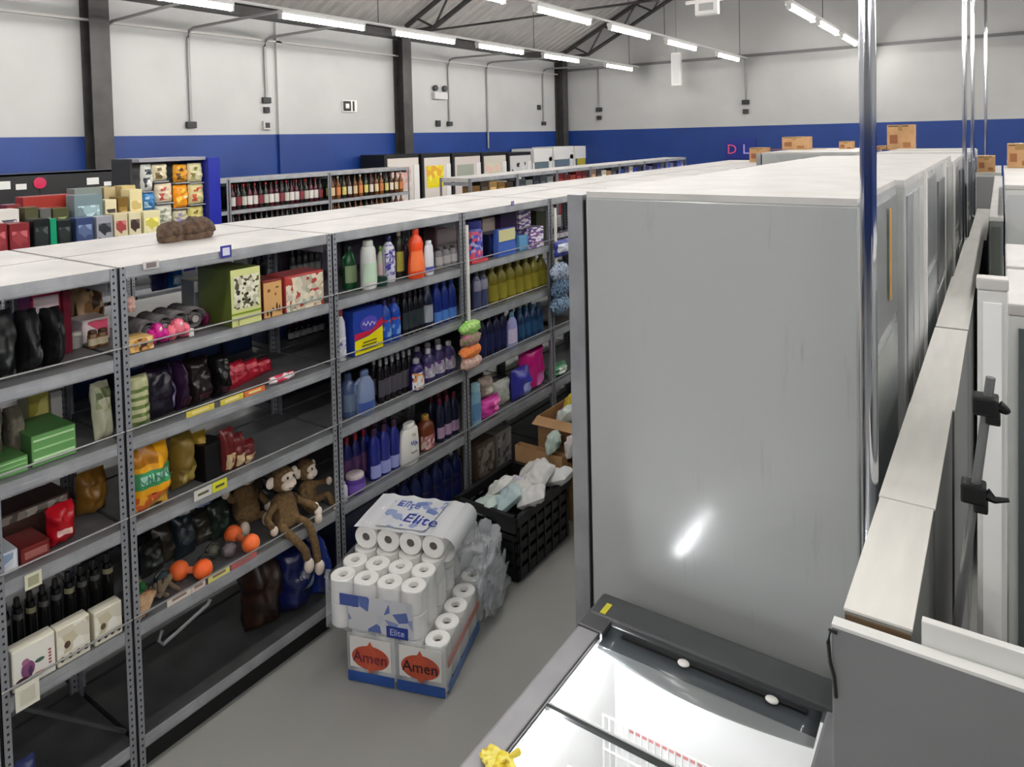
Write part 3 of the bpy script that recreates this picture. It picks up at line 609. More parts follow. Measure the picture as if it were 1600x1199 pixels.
for k, (a, b, c) in enumerate(((284, 308, (150, 156, 160)), (312, 338, (84, 96, 140)))):
    pc(a, b, 788-4*k, 4, 2, ['silver grey hanging packet', 'pale blue hanging packet'][k], gl(c), [(.2, .8, .15, .6, printed([c, (30, 30, 40), (200, 200, 205)], 50))], d=.2, dep=.04, sd=70+k, lift=.2, hmax=.14)
    X, y0, y1, z, h = spot(a, b, 788, 4, .2)
rope = noisy((120, 104, 84), (74, 62, 50), 30, .9)
for k in range(8):
    ya = on_x(216+k*5.5, 900, XF-.1).y; a = random.uniform(-.6, .6)
    o = G().tube([(XF-.2+.012*k, ya-.07*math.sin(a), z4+.012+.0*k), (XF-.12+.01*k, ya, z4+.03+.008*k), (XF-.05, ya+.09*math.sin(a), z4+.012+.016*(k % 3))], [.009, .011, .009], 7).build('chew_stick', rope, smooth=True)
    tag(o, 'brown twisted chew stick in the heap left of the lower dumbbell', 'pet treat', 'chew sticks on the fourth shelf')
for k, (px, py, c) in enumerate(((345, 868, (110, 100, 104)), (330, 862, (70, 74, 60)), (215, 890, (120, 116, 80)), (305, 850, (40, 44, 46)), (250, 862, (30, 50, 60)))):
    y = on_x(px, py, XF-.16).y; t = thing('pet_toy', ['grey ball toy between the dumbbells', 'olive ball toy behind the dumbbells', 'khaki ball toy beside the post', 'charcoal ball toy in the shade', 'teal black ball toy in the shade'][k], 'pet toy', (XF-.1-.05*(k % 3), y, z4))
    G().ell((0, 0, .032), (.032, .032, .032), jit=.2).build('ball', gl(c, .6), t, True); G().tube([(.0, -.03, .05), (.0, .0, .068), (0, .03, .05)], .005, 6).build('strap', gl((60, 56, 50)), t, True)
y = on_x(214, 820, XF-.1).y; t = thing('ball_toy', 'small green rubber toy high beside the post', 'pet toy', (XF-.12, y+.02, z4)); G().ell((0, 0, .03), (.03, .03, .03)).build('ball', gl((40, 96, 50)), t, True); G().lathe([(.012, .055), (.012, .075)], 8).build('loop', gl((60, 130, 70)), t)
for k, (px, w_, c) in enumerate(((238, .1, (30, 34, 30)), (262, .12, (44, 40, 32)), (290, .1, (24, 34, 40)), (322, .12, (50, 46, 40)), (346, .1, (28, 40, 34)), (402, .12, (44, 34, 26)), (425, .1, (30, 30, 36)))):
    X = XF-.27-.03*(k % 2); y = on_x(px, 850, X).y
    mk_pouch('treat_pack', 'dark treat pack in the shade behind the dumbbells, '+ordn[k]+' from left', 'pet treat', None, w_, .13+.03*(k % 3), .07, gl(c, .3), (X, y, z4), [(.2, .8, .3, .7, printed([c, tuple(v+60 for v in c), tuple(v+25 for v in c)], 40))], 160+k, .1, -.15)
# feather fan
y = on_x(228, 955, XF+.01).y; t = thing('feather_toy', 'brown feather cat toy on a white rod at the post', 'pet toy', (XF-.012, y, z4+.002))
for k in range(5):
    a = -.5+.25*k; pouch_geo(.03, .09, .008, k, 4, 6).xf(Matrix.Rotation(a, 4, 'X')).xf(Matrix.Translation((0, 0, .01))).build('feather', noisy((130, 84, 50), (225, 196, 160), 14, .9), t, True)
for k, (a, b, pa, c) in enumerate(((262, 300, 935, (226, 216, 206)), (300, 322, 915, (222, 206, 196)), (326, 360, 893, (226, 220, 130)), (362, 402, 872, (196, 100, 100)))):
    y0 = on_x(a, pa, XF).y; y1 = on_x(b, pa, XF).y; t = thing('price_card', ['white creased price card', 'pale pink price card', 'yellow price card', 'faded red price card'][k]+' on the fourth shelf edge of the '+BAYN[2], 'price tag', (XF-.006, (y0+y1)/2, DECK[4]+.001)); G().box(-.001, .002, -(y1-y0)/2, (y1-y0)/2, 0, .03).build('card', gl(c), t); G().box(.002, .003, -(y1-y0)*.3, (y1-y0)*.3, .012, .022).build('printed_line', gl((140, 120, 110)), t)
# grey loop handle hung under the shelf
y = on_x(262, 975, XF+.0).y
o = G().tube([(XF+.015, y-.03, .51), (XF+.015, y-.045, .48), (XF+.015, y-.03, .455), (XF+.015, y+.03, .47), (XF+.015, y+.16, .505), (XF+.015, y+.17, .52)], .007, 8).build('hook_loop', mat((120, 122, 124), .4, .3), smooth=True); tag(o, 'grey looped hanger below the dumbbell shelf', 'hook')
# monkeys
FUR = noisy((88, 66, 40), (112, 88, 54), 60, .95, bump=.4); SKIN = noisy((206, 190, 176), (222, 208, 196), 30, .9)
def skinned(name, chains, m, parent):
    me = bpy.data.meshes.new(name); vs_ = []; es = []; rs = []
    for ch in chains:
        o0 = len(vs_)
        for i, (p, r) in enumerate(ch):
            if i == 0 and vs_:
                k = [q for q in range(len(vs_)) if (Vector(vs_[q])-Vector(p)).length < 1e-5]
                if k: prev = k[0]; continue
            vs_.append(p); rs.append(r)
            if i > 0: es.append((prev, len(vs_)-1))
            prev = len(vs_)-1
    me.from_pydata(vs_, es, []); o = bpy.data.objects.new(name, me); C.objects.link(o)
    o.modifiers.new('k', 'SKIN'); sub = o.modifiers.new('u', 'SUBSURF'); sub.levels = 2; sub.render_levels = 2
    for d, r in zip(me.skin_vertices[0].data, rs): d.radius = (r, r)
    me.skin_vertices[0].data[0].use_root = True
    m2 = bpy.data.meshes.new_from_object(o.evaluated_get(bpy.context.evaluated_depsgraph_get())); bpy.data.objects.remove(o)
    m2.materials.clear(); m2.materials.append(m)
    for p in m2.polygons: p.use_smooth = True
    o = bpy.data.objects.new(name, m2); C.objects.link(o); o.parent = parent
    return o
def monkey(label, loc, rz, s, legs, arms):
    t = thing('plush_monkey', label, 'plush toy', loc, rz, 'plush monkeys'); t.scale = (s, s, s)
    body = [((0, 0, .03), .055), ((0, 0, .09), .055), ((.0, 0, .15), .045), ((0, 0, .185), .022)]
    ch = [body]
    for sgn, pth in zip((-1, 1), legs): ch.append([((0, 0, .03), .05)]+[(p, .022 if i == 0 else .02) for i, p in enumerate(pth)])
    for sgn, pth in zip((-1, 1), arms): ch.append([((0, 0, .15), .045)]+[(p, .018) for p in pth])
    skinned('body', ch, FUR, t)
    h = G().ell((.0, 0, .245), (.058, .062, .062), 16, 12).build('head', FUR, t, True)
    G().ell((.044, 0, .228), (.03, .042, .03), 14, 10).build('muzzle', SKIN, h, True); G().ell((.042, 0, .262), (.022, .04, .022), 12, 8).build('face_patch', SKIN, h, True)
    for sgn in (-1, 1):
        G().ell((0, sgn*.07, .25), (.01, .026, .028), 10, 8).build('ear', SKIN, h, True); G().ell((.062, sgn*.018, .268), (.005, .006, .008), 8, 6).build('eye', BLACK, h, True)
        G().tube([(.07, -.02, .222), (.075, 0, .216), (.07, .02, .222)], .0022, 5).build('mouth', BLACK, h) if sgn == 1 else None
    G().ell((-.012, 0, .295), (.03, .03, .018), 10, 8).build('hair_tuft', noisy((60, 36, 28), (90, 60, 44), 50, .95), h, True)
    for pth in legs: e = pth[-1]; G().ell((e[0]+.008, e[1], e[2]-.02), (.022, .026, .036), 12, 8).build('foot', SKIN, t, True)
    for pth in arms: e = pth[-1]; G().ell((e[0], e[1], e[2]-.012), (.018, .02, .024), 12, 8).build('hand', SKIN, t, True)
    return t
ym = on_x(452, 820, XF-.05).y
monkey('brown plush monkey with dangling legs, left one of the pair', (XF-.09, ym, z4), .05, .95, [[(.05, -.05, .03), (.13, -.06, .02), (.145, .0, -.07), (.145, .015, -.13)], [(.05, .04, .04), (.12, .05, .03), (.145, .06, -.06), (.15, .075, -.17)]], [[(.01, -.07, .13), (.02, -.12, .1), (.04, -.09, .05)], [(.02, .07, .12), (.07, .10, .09), (.1, .13, .06)]])
monkey('smaller brown plush monkey leaning against the post, right one of the pair', (XF-.13, ym+.165, z4), .25, .8, [[(.05, -.05, .03), (.11, -.06, .05), (.14, -.09, .04)], [(.06, .04, .06), (.11, .06, .09), (.15, .08, -.0)]], [[(.02, -.07, .13), (.07, -.09, .1), (.11, -.06, .08)], [(.02, .07, .13), (.07, .09, .14), (.11, .08, .17)]])
monkey('dark plush monkey half hidden at the back of the fourth shelf', (XF-.3, ym-.06, z4), -.1, .95, [[(.05, -.05, .03), (.1, -.06, .04)], [(.06, .04, .03), (.1, .06, .04)]], [[(.01, -.07, .13), (.03, -.11, .2)], [(.02, .07, .12), (.05, .1, .06)]])
# level 5 : big blue and brown sacks
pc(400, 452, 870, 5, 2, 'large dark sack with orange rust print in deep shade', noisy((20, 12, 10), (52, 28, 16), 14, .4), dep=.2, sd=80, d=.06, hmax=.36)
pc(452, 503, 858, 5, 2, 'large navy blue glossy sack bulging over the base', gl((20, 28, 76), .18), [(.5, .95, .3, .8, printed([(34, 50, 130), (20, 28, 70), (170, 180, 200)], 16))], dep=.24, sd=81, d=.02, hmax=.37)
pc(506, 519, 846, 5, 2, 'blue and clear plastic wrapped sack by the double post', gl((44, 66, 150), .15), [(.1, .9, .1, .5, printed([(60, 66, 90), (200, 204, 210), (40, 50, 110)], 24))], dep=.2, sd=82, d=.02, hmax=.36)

# ---- bay 3
bt(543, 562, 385, 1, 3, 'dark green jug', gl((24, 84, 50)), gl((30, 60, 40)), gl((150, 170, 130)), 'jug', d=.12)
bt(571, 594, 376, 1, 3, 'tall white bottle with green script', gl((222, 224, 220)), gl((200, 204, 200)), gl((190, 214, 190)), 'tube', d=.02, dep=.07, hmax=.28)
bt(594, 605, 385, 1, 3, 'white and lime slim bottle', gl((214, 218, 196)), gl((120, 170, 80)), gl((240, 210, 210)), 'flat', d=.1)
bt(605, 622, 368, 1, 3, 'white bottle with purple blue label', gl((216, 216, 224)), gl((30, 32, 90)), printed([(220, 220, 230), (60, 60, 160), (150, 140, 190)], 60), 'flat', d=.06, labz=(.15, .8))
bt(595, 611, 432, 1, 3, 'small dark green pot', gl((16, 60, 44)), gl((20, 40, 34)), None, 'jar', d=.02, hmax=.05, name='jar', cat='jar')
bt(622, 634, 358, 1, 3, 'black bottle with yellow label', gl((34, 32, 26)), gl((190, 186, 160)), gl((170, 160, 70)), 'flat', d=.08)
bt(634, 645, 372, 1, 3, 'dark violet slim bottle', gl((50, 40, 60)), gl((40, 40, 44)), None, 'flat', d=.1)
bt(645, 668, 353, 1, 3, 'bright orange red cleaner bottle', gl((232, 74, 26)), gl((226, 64, 20)), gl((238, 120, 70)), 'waist', d=.0, dep=.07)
bt(667, 681, 376, 1, 3, 'slim white tube with blue print', gl((220, 222, 226)), gl((200, 204, 212)), gl((90, 100, 180)), 'tube', d=.0, dep=.04, labz=(.1, .25), hmax=.24)
bt(684, 718, 385, 1, 3, 'small grey white bottle', gl((150, 146, 150)), gl((60, 58, 60)), gl((205, 200, 200)), 'flat', d=.1, n=3)
bx(680, 716, 352, 1, 3, 'dusky red and grey carton laid across bottles', gl((120, 90, 94)), gl((160, 150, 150)), d=.3, dep=.1)
bt(530, 543, 480, 2, 3, 'white bottle with red cap at the post', gl((206, 206, 214)), gl((150, 60, 40)), printed([(200, 200, 215), (110, 110, 160), (230, 230, 235)], 60), 'flat', d=.0, labz=(.05, .45))
t = bx(552, 599, 482, 2, 3, 'blue and yellow wash powder pack', gl((34, 60, 150)), None, d=-.005, dep=.1, name='detergent_pack')
h = max(v.co.z for v in t.children[0].data.vertices); wd = 2*max(v.co.y for v in t.children[0].data.vertices)
g = G().add([(.0515, -wd*.48, h*.02), (.0515, wd*.48, h*.02), (.0515, wd*.48, h*.52), (.0515, 0, h*.38), (.0515, -wd*.48, h*.34)], [(0, 1, 2, 3, 4)]); g.build('yellow_panel', gl((236, 220, 20)), t)
G().add([(.0517, -wd*.48, h*.36), (.0517, 0, h*.40), (.0517, wd*.48, h*.54), (.0517, wd*.48, h*.72), (.0517, 0, h*.5), (.0517, -wd*.48, h*.5)], [(0, 1, 2, 3, 4, 5)]).build('red_swoosh', gl((190, 30, 60)), t)
G().ell((.0515, 0, h*.66), (.002, wd*.3, h*.17), 14, 6).build('badge', gl((80, 70, 170)), t); scribble(t, .054, wd*.42, h*.12, h*.66, gl((236, 236, 240)), n=3)
for k in range(3): G().box(.052, .053, -wd*.3+k*.01, wd*.25, h*(.1+.07*k), h*(.13+.07*k)).build('ink_line', gl((90, 84, 30)), t)
bt(600, 630, 467, 2, 3, 'royal blue softener bottle', gl((26, 70, 170)), gl((50, 30, 90)), printed([(40, 90, 190), (200, 40, 60), (120, 170, 220)], 40), 'flat', d=.02, n=2, dep=.07, deep=2)
bt(631, 665, 455, 2, 3, 'black bottle', gl((22, 22, 28), .2), gl((40, 24, 34)), gl((46, 54, 60)), 'flat', d=.03, n=4, deep=2)
bt(666, 680, 446, 2, 3, 'navy bottle with pale label', gl((22, 28, 60)), gl((120, 126, 134)), gl((160, 164, 176)), 'flat', d=.02)
bt(681, 716, 438, 2, 3, 'deep blue bottle with light foot label', gl((22, 44, 130)), gl((34, 60, 140)), gl((80, 130, 210)), 'flat', d=.03, n=3, deep=2, labz=(.05, .3))
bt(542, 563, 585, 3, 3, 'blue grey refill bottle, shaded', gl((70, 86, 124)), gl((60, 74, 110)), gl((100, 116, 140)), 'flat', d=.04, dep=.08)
bt(564, 592, 580, 3, 3, 'pale blue grey jug with blue foot', gl((120, 136, 170)), gl((90, 110, 150)), gl((60, 84, 150)), 'jug', d=.0, dep=.08, labz=(.08, .3), hmax=.24)
bt(593, 648, 555, 3, 3, 'black bottle with a white streak label', gl((24, 20, 26), .2), gl((160, 160, 166)), gl((84, 80, 90)), 'flat', d=.05, n=6, deep=2)
bt(649, 668, 562, 3, 3, 'dark purple bottle with white and orange label', gl((40, 24, 90)), gl((170, 170, 180)), printed([(230, 225, 225), (220, 150, 90), (60, 40, 110), (240, 235, 235)], 50), 'flat', d=.0, labz=(.05, .6))
bt(668, 716, 540, 3, 3, 'violet and white detergent bottle', gl((70, 60, 110)), gl((190, 186, 194)), printed([(190, 180, 200), (110, 70, 140), (220, 216, 226)], 50), 'flat', d=.04, n=3, deep=2)
bt(540, 580, 678, 4, 3, 'navy bottle with a red cap', gl((24, 24, 80)), gl((130, 20, 44)), gl((80, 50, 90)), 'flat', d=.1, n=3)
bt(536, 546, 742, 4, 3, 'small white bottle at the double post', gl((190, 188, 200)), gl((150, 150, 160)), None, 'flat', d=.0, hmax=.1)
bt(551, 578, 742, 4, 3, 'purple tub with a pale rim', gl((80, 50, 140)), gl((190, 176, 180)), gl((110, 80, 170)), 'jar', d=.0, hmax=.11, name='tub', cat='tub')
bt(582, 629, 664, 4, 3, 'deep blue bottle with white foot label', gl((28, 36, 120)), gl((60, 30, 60)), gl((150, 156, 210)), 'flat', d=.03, n=3, deep=2, labz=(.05, .3))
t = bt(632, 661, 662, 4, 3, 'white bleach bottle with blue lettering', gl((222, 220, 214)), gl((216, 214, 210)), None, 'tube', d=-.01, dep=.07, hmax=.26)
scribble(t, .038, .05, .03, .12, gl((60, 66, 170)), n=3); scribble(t, .038, .05, .014, .07, gl((110, 104, 100)), n=5); scribble(t, .037, .03, .02, .165, gl((170, 150, 90)), n=2)
bt(663, 685, 650, 4, 3, 'amber brown bottle with floral label', gl((110, 50, 26)), gl((150, 110, 40)), printed([(190, 120, 120), (150, 70, 90), (210, 190, 180)], 50), 'flat', d=.03, n=1, labz=(.05, .45))
bt(686, 720, 618, 4, 3, 'near black bottle with red cap', gl((18, 22, 46)), gl((90, 20, 36)), gl((170, 140, 170)), 'flat', d=.04, n=3, deep=2, labz=(.1, .35))
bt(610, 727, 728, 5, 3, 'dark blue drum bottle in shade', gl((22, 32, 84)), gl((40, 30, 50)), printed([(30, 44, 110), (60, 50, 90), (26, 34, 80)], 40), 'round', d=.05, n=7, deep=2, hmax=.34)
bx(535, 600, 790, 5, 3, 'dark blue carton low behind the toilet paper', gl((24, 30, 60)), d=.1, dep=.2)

# ---- bay 4
bt(737, 760, 345, 1, 4, 'blue wrapped pack of canisters', gl((56, 64, 150)), gl((40, 44, 110)), printed([(80, 90, 190), (170, 170, 210), (40, 50, 130), (210, 80, 100)], 45), 'jar', d=.01, labz=(.1, .75), name='canister', cat='canister')
bx(764, 810, 362, 1, 4, 'navy carton beside pale tins', gl((28, 32, 70)), printed([(40, 60, 140), (110, 150, 210), (30, 34, 80)], 30), d=.05, dep=.12, n=2)
bx(778, 806, 357, 1, 4, 'cream lidded blue carton', gl((70, 100, 180)), None, d=.0, dep=.04, bands=[(.55, .98, gl((206, 200, 150)))])
bx(782, 808, 326, 1, 4, 'dark purple carton near the shelf above', gl((52, 30, 70)), d=.2, dep=.1)
STR = printed([(235, 232, 238), (90, 70, 130), (225, 222, 232), (130, 90, 140)], 34, stretch=(1, .7, 2.2))
bx(811, 830, 326, 1, 4, 'violet striped carton at the back', STR, d=.2, dep=.1)
bx(829, 850, 355, 1, 4, 'white and violet striped carton at the front', STR, d=.0, dep=.1)
bx(812, 828, 368, 1, 4, 'sky blue small carton', gl((96, 150, 190)), d=.02, dep=.08)
bx(752, 776, 335, 1, 4, 'brown and white carton at the back', gl((90, 76, 70)), gl((180, 165, 155)), d=.25, dep=.08)
bx(738, 764, 400, 1, 4, 'low pink red tray at the front', gl((200, 70, 80)), d=-.005, dep=.06, hmax=.02)
bx(838, 858, 325, 1, 4, 'dark olive carton at the back', gl((50, 50, 34)), d=.25, dep=.08)
bt(744, 766, 422, 2, 4, 'grey blue sprayer bottle', gl((70, 76, 110)), gl((60, 70, 84)), gl((150, 150, 170)), 'flat', d=.02, n=2, labz=(.5, .75))
bt(768, 858, 405, 2, 4, 'olive yellow oil bottle', gl((122, 112, 30), .2), gl((150, 134, 60)), gl((150, 140, 44)), 'round', d=.03, n=7, deep=2, labz=(.1, .5))
bt(752, 796, 490, 3, 4, 'near black navy bottle', gl((16, 20, 54)), gl((20, 22, 50)), gl((30, 34, 80)), 'flat', d=.03, n=4, deep=2)
bt(797, 812, 488, 3, 4, 'lilac and white tall bottle', gl((150, 150, 200)), gl((90, 130, 160)), gl((200, 190, 220)), 'flat', d=.0, dep=.05)
bt(813, 852, 478, 3, 4, 'teal navy bottle', gl((24, 50, 90)), gl((50, 90, 120)), gl((40, 80, 120)), 'flat', d=.03, n=4, deep=2)
bt(741, 755, 600, 4, 4, 'light blue slim carton bottle', gl((120, 160, 180)), gl((150, 190, 200)), gl((90, 130, 170)), 'jar', d=.0, dep=.05, n=1)
pc(757, 776, 590, 4, 4, 'brown and cream wipes pack on the pink ones', gl((150, 130, 120)), [(.2, .8, .3, .7, gl((200, 195, 180)))], d=.03, dep=.1, sd=90, lift=.11)
pc(757, 788, 620, 4, 4, 'magenta pink wipes pack', gl((196, 60, 150)), [(.5, .95, .2, .8, gl((230, 120, 180)))], d=.0, dep=.1, sd=91, hmax=.12)
pc(778, 802, 595, 4, 4, 'white wrapped wipes pack', gl((205, 206, 200)), [(.2, .8, .2, .6, gl((170, 175, 160)))], d=.05, dep=.08, sd=92)
pc(808, 836, 575, 4, 4, 'indigo blue refill bag', gl((50, 50, 150)), [(.4, .95, .1, .5, gl((150, 160, 220)))], d=.0, dep=.1, sd=93)
t = pc(822, 858, 545, 4, 4, 'tall magenta detergent pack', gl((190, 16, 120), .3), [(.5, .9, .1, .4, gl((225, 120, 190)))], d=.02, dep=.12, sd=94)
bx(745, 775, 690, 5, 4, 'brown and white carton by the post', gl((110, 90, 76)), printed([(190, 184, 170), (110, 90, 80), (150, 140, 130)], 30), d=.1, dep=.14, hmax=.3)
bx(776, 800, 672, 5, 4, 'grey patterned carton behind the crate', gl((150, 148, 140)), printed([(170, 168, 160), (100, 100, 110), (200, 196, 190)], 34), d=.1, dep=.14, hmax=.32)
# bay 5
bt(868, 892, 355, 1, 5, 'dark bottle with white label', gl((30, 28, 44)), gl((60, 56, 70)), gl((170, 165, 175)), 'flat', d=.05, n=3)
bt(866, 892, 440, 2, 5, 'dark green bottle', gl((30, 44, 34)), gl((40, 40, 40)), gl((80, 90, 70)), 'flat', d=.05, n=3)
bx(866, 890, 520, 3, 5, 'dark brown carton', gl((50, 42, 38)), d=.05, dep=.12)
pc(866, 892, 570, 4, 5, 'green and white small pack with red tag', gl((90, 150, 110)), [(.3, .8, .3, .8, gl((210, 215, 205)))], d=.02, dep=.1, sd=96, hmax=.16)
# fillers at the back of shelves of bays 3, 4 and the rear unit (seen as dark goods)
for bay, (a, b) in {3: (2.36, 3.28), 4: (3.37, 4.28), 2: (1.36, 2.28)}.items():
    for lv in (1, 2, 3, 4):
        if bay == 2 and lv in (1, 3): continue
        n = 5; first = None
        for k in range(n):
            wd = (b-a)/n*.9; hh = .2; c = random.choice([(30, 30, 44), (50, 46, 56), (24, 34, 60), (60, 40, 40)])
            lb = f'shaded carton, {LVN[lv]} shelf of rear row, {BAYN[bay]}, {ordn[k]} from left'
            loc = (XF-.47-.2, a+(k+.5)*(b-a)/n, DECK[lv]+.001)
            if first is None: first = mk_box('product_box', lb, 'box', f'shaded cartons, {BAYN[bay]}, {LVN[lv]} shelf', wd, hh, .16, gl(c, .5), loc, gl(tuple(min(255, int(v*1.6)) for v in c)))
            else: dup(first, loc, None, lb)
# price holders on the lips
def lip_tag(px, py, w, h, c, label, X=XF+.001, c2=None):
    p = on_x(px, py, X); t = thing('price_holder', label, 'price tag', (X+.003, p.y, p.z)); G().box(0, .003, -w/2, w/2, -h/2, h/2).build('card', gl(c), t)
    if c2: G().box(.003, .004, -w*.32, w*.32, -h*.32, h*.32).build('window', gl(c2), t)
lip_tag(352, 393, .05, .05, (60, 60, 140), 'blue framed price holder on the top lip of the monkey bay', X=XF+.002, c2=(210, 210, 225))
lip_tag(51, 906, .05, .05, (216, 214, 190), 'cream price card below the dark red carton at left', c2=(160, 160, 130))
lip_tag(42, 1085, .07, .08, (222, 220, 206), 'white price card under the parrot carton', c2=(200, 198, 180))
lip_tag(800, 318, .03, .03, (90, 70, 140), 'violet price clip on the top lip above the striped cartons', c2=(150, 140, 180))
lip_tag(235, 414, .06, .03, (200, 198, 196), 'white strip tag on the top lip near the joint', c2=(120, 110, 110))

# mops hung on the posts
def mop(label, px, top, bot, hx0, hx1, hy0, hy1, cols, X=XF+.045):
    a = on_x(px, top, X); b = on_x(px, hy0, X); t = thing('mop', label, 'mop', (X, a.y, 0))
    G().tube([(0, 0, b.z-.02), (0, 0, a.z)], .011, 8).build('handle', gl((226, 222, 214)), t, True)
    y0 = on_x(hx0, hy0, X).y-a.y; y1 = on_x(hx1, hy0, X).y-a.y; z0 = on_x(px, hy1, X).z
    for k, c in enumerate(cols):
        za = b.z+(z0-b.z)*k/len(cols); zb = b.z+(z0-b.z)*(k+1)/len(cols)
        G().ell((0, (y0+y1)/2, (za+zb)/2), (.035, (y1-y0)/2, abs(za-zb)*.62), 12, 8, .25, k).build('mop_head', c, t, True)
    return t
fz = lambda a, b: noisy(a, b, 60, .95, bump=.5)
mop('green pink and orange fluffy mop hung on the post left of the oil bottles', 729, 352, 580, 718, 750, 505, 578, [fz((110, 190, 60), (200, 226, 150)), fz((70, 150, 50), (214, 110, 160)), fz((236, 120, 50), (240, 150, 90)), fz((225, 200, 190), (200, 150, 130))])
mop('blue white mop with dotted sleeve hung beside the tall fridge', 867, 325, 490, 860, 888, 415, 492, [fz((200, 212, 226), (60, 80, 120)), fz((120, 150, 180), (30, 44, 70)), fz((140, 170, 196), (34, 44, 64))])
X, y0, y1, z, h = spot(862, 886, 362, 1, -.06)
t = mk_pouch('cloth_pack', 'blue and white cloth pack hung above the dotted mop', 'bag', None, y1-y0, .12, .05, gl((50, 60, 140)), (XF+.05, (y0+y1)/2+.02, on_x(873, 402, XF+.05).z), [(.1, .9, .3, .8, gl((220, 224, 236)))], 97)

# brown furry hats on top of the shelf
for k, (a, b, tp, bt_) in enumerate(((253, 283, 345, 381), (281, 332, 338, 376))):
    p0 = on_z(a, bt_, DECK[0]+.001); p1 = on_z(b, bt_-8, DECK[0]+.001); c = (p0+p1)/2; W = (p1-p0).length
    t = thing('fur_hat', ['small dark brown furry cap on the shelf top', 'brown knitted cap beside the small furry one'][k], 'hat', (c.x, c.y, DECK[0]+.001), math.atan2(p1.y-p0.y, p1.x-p0.x))
    m = noisy((92, 72, 56), (56, 44, 36), 40, .95, bump=.6)
    hh = .09 if k == 0 else .1
    G().ell((0, 0, hh*.5), (W*.5, W*.36, hh*.5), 16, 10, .25, k*4).build('crown', m, t, True)
    G().lathe([(W*.42, .0), (W*.47, .012), (W*.46, .03), (W*.4, .035)], 16, 1, .75).build('brim', noisy((110, 88, 70), (70, 54, 44), 40, .95, bump=.6), t, True)

# ------------------------------------------------------------------ tall fridges in the middle row
FR = noisy((172, 175, 174), (180, 182, 181), 1.4, .22, .0, rough2=.34)
def scratched():
    m = bpy.data.materials.new('fridge_side'); m.use_nodes = True; nt = m.node_tree; b = nt.nodes['Principled BSDF']; L = nt.links.new
    tc = nt.nodes.new('ShaderNodeTexCoord'); mp = nt.nodes.new('ShaderNodeMapping'); mp.inputs['Scale'].default_value = (38, 1, 2.4)
    n = nt.nodes.new('ShaderNodeTexNoise'); n.inputs['Scale'].default_value = 1; n.inputs['Detail'].default_value = 8; n.inputs['Roughness'].default_value = .7
    n2 = nt.nodes.new('ShaderNodeTexNoise'); n2.inputs['Scale'].default_value = 3.2
    cr = nt.nodes.new('ShaderNodeValToRGB'); cr.color_ramp.elements[0].position = .58; cr.color_ramp.elements[1].position = .70
    cr.color_ramp.elements[0].color = (0, 0, 0, 1); cr.color_ramp.elements[1].color = (1, 1, 1, 1)
    c2 = nt.nodes.new('ShaderNodeValToRGB'); c2.color_ramp.elements[0].position = .52; c2.color_ramp.elements[1].position = .66
    c2.color_ramp.elements[0].color = (0, 0, 0, 1); c2.color_ramp.elements[1].color = (1, 1, 1, 1)
    L(tc.outputs['Object'], mp.inputs[0]); L(mp.outputs[0], n.inputs['Vector']); L(tc.outputs['Object'], n2.inputs['Vector']); L(n.outputs[0], cr.inputs[0]); L(n2.outputs[0], c2.inputs[0])
    mu = nt.nodes.new('ShaderNodeMath'); mu.operation = 'MULTIPLY'; L(cr.outputs[0], mu.inputs[0]); L(c2.outputs[0], mu.inputs[1])
    m3 = nt.nodes.new('ShaderNodeMath'); m3.operation = 'MULTIPLY'; m3.inputs[1].default_value = .5; L(mu.outputs[0], m3.inputs[0])
    mx = nt.nodes.new('ShaderNodeMix'); mx.data_type = 'RGBA'; L(m3.outputs[0], mx.inputs[0]); mx.inputs[6].default_value = lin((172, 175, 174)); mx.inputs[7].default_value = lin((128, 132, 130)); L(mx.outputs[2], b.inputs['Base Color'])
    b.inputs['Roughness'].default_value = .19; b.inputs['Coat Weight'].default_value = .15; b.inputs['Coat Roughness'].default_value = .1
    return m
SCR = scratched(); FTOP = noisy((188, 186, 183), (200, 198, 195), 6, .5)
ALU = noisy((150, 152, 156), (168, 170, 174), 8, .35, .4); GASK = mat((10, 10, 11), .6)
GREENGL = mat((110, 124, 120), .08, 0, coat=.3)
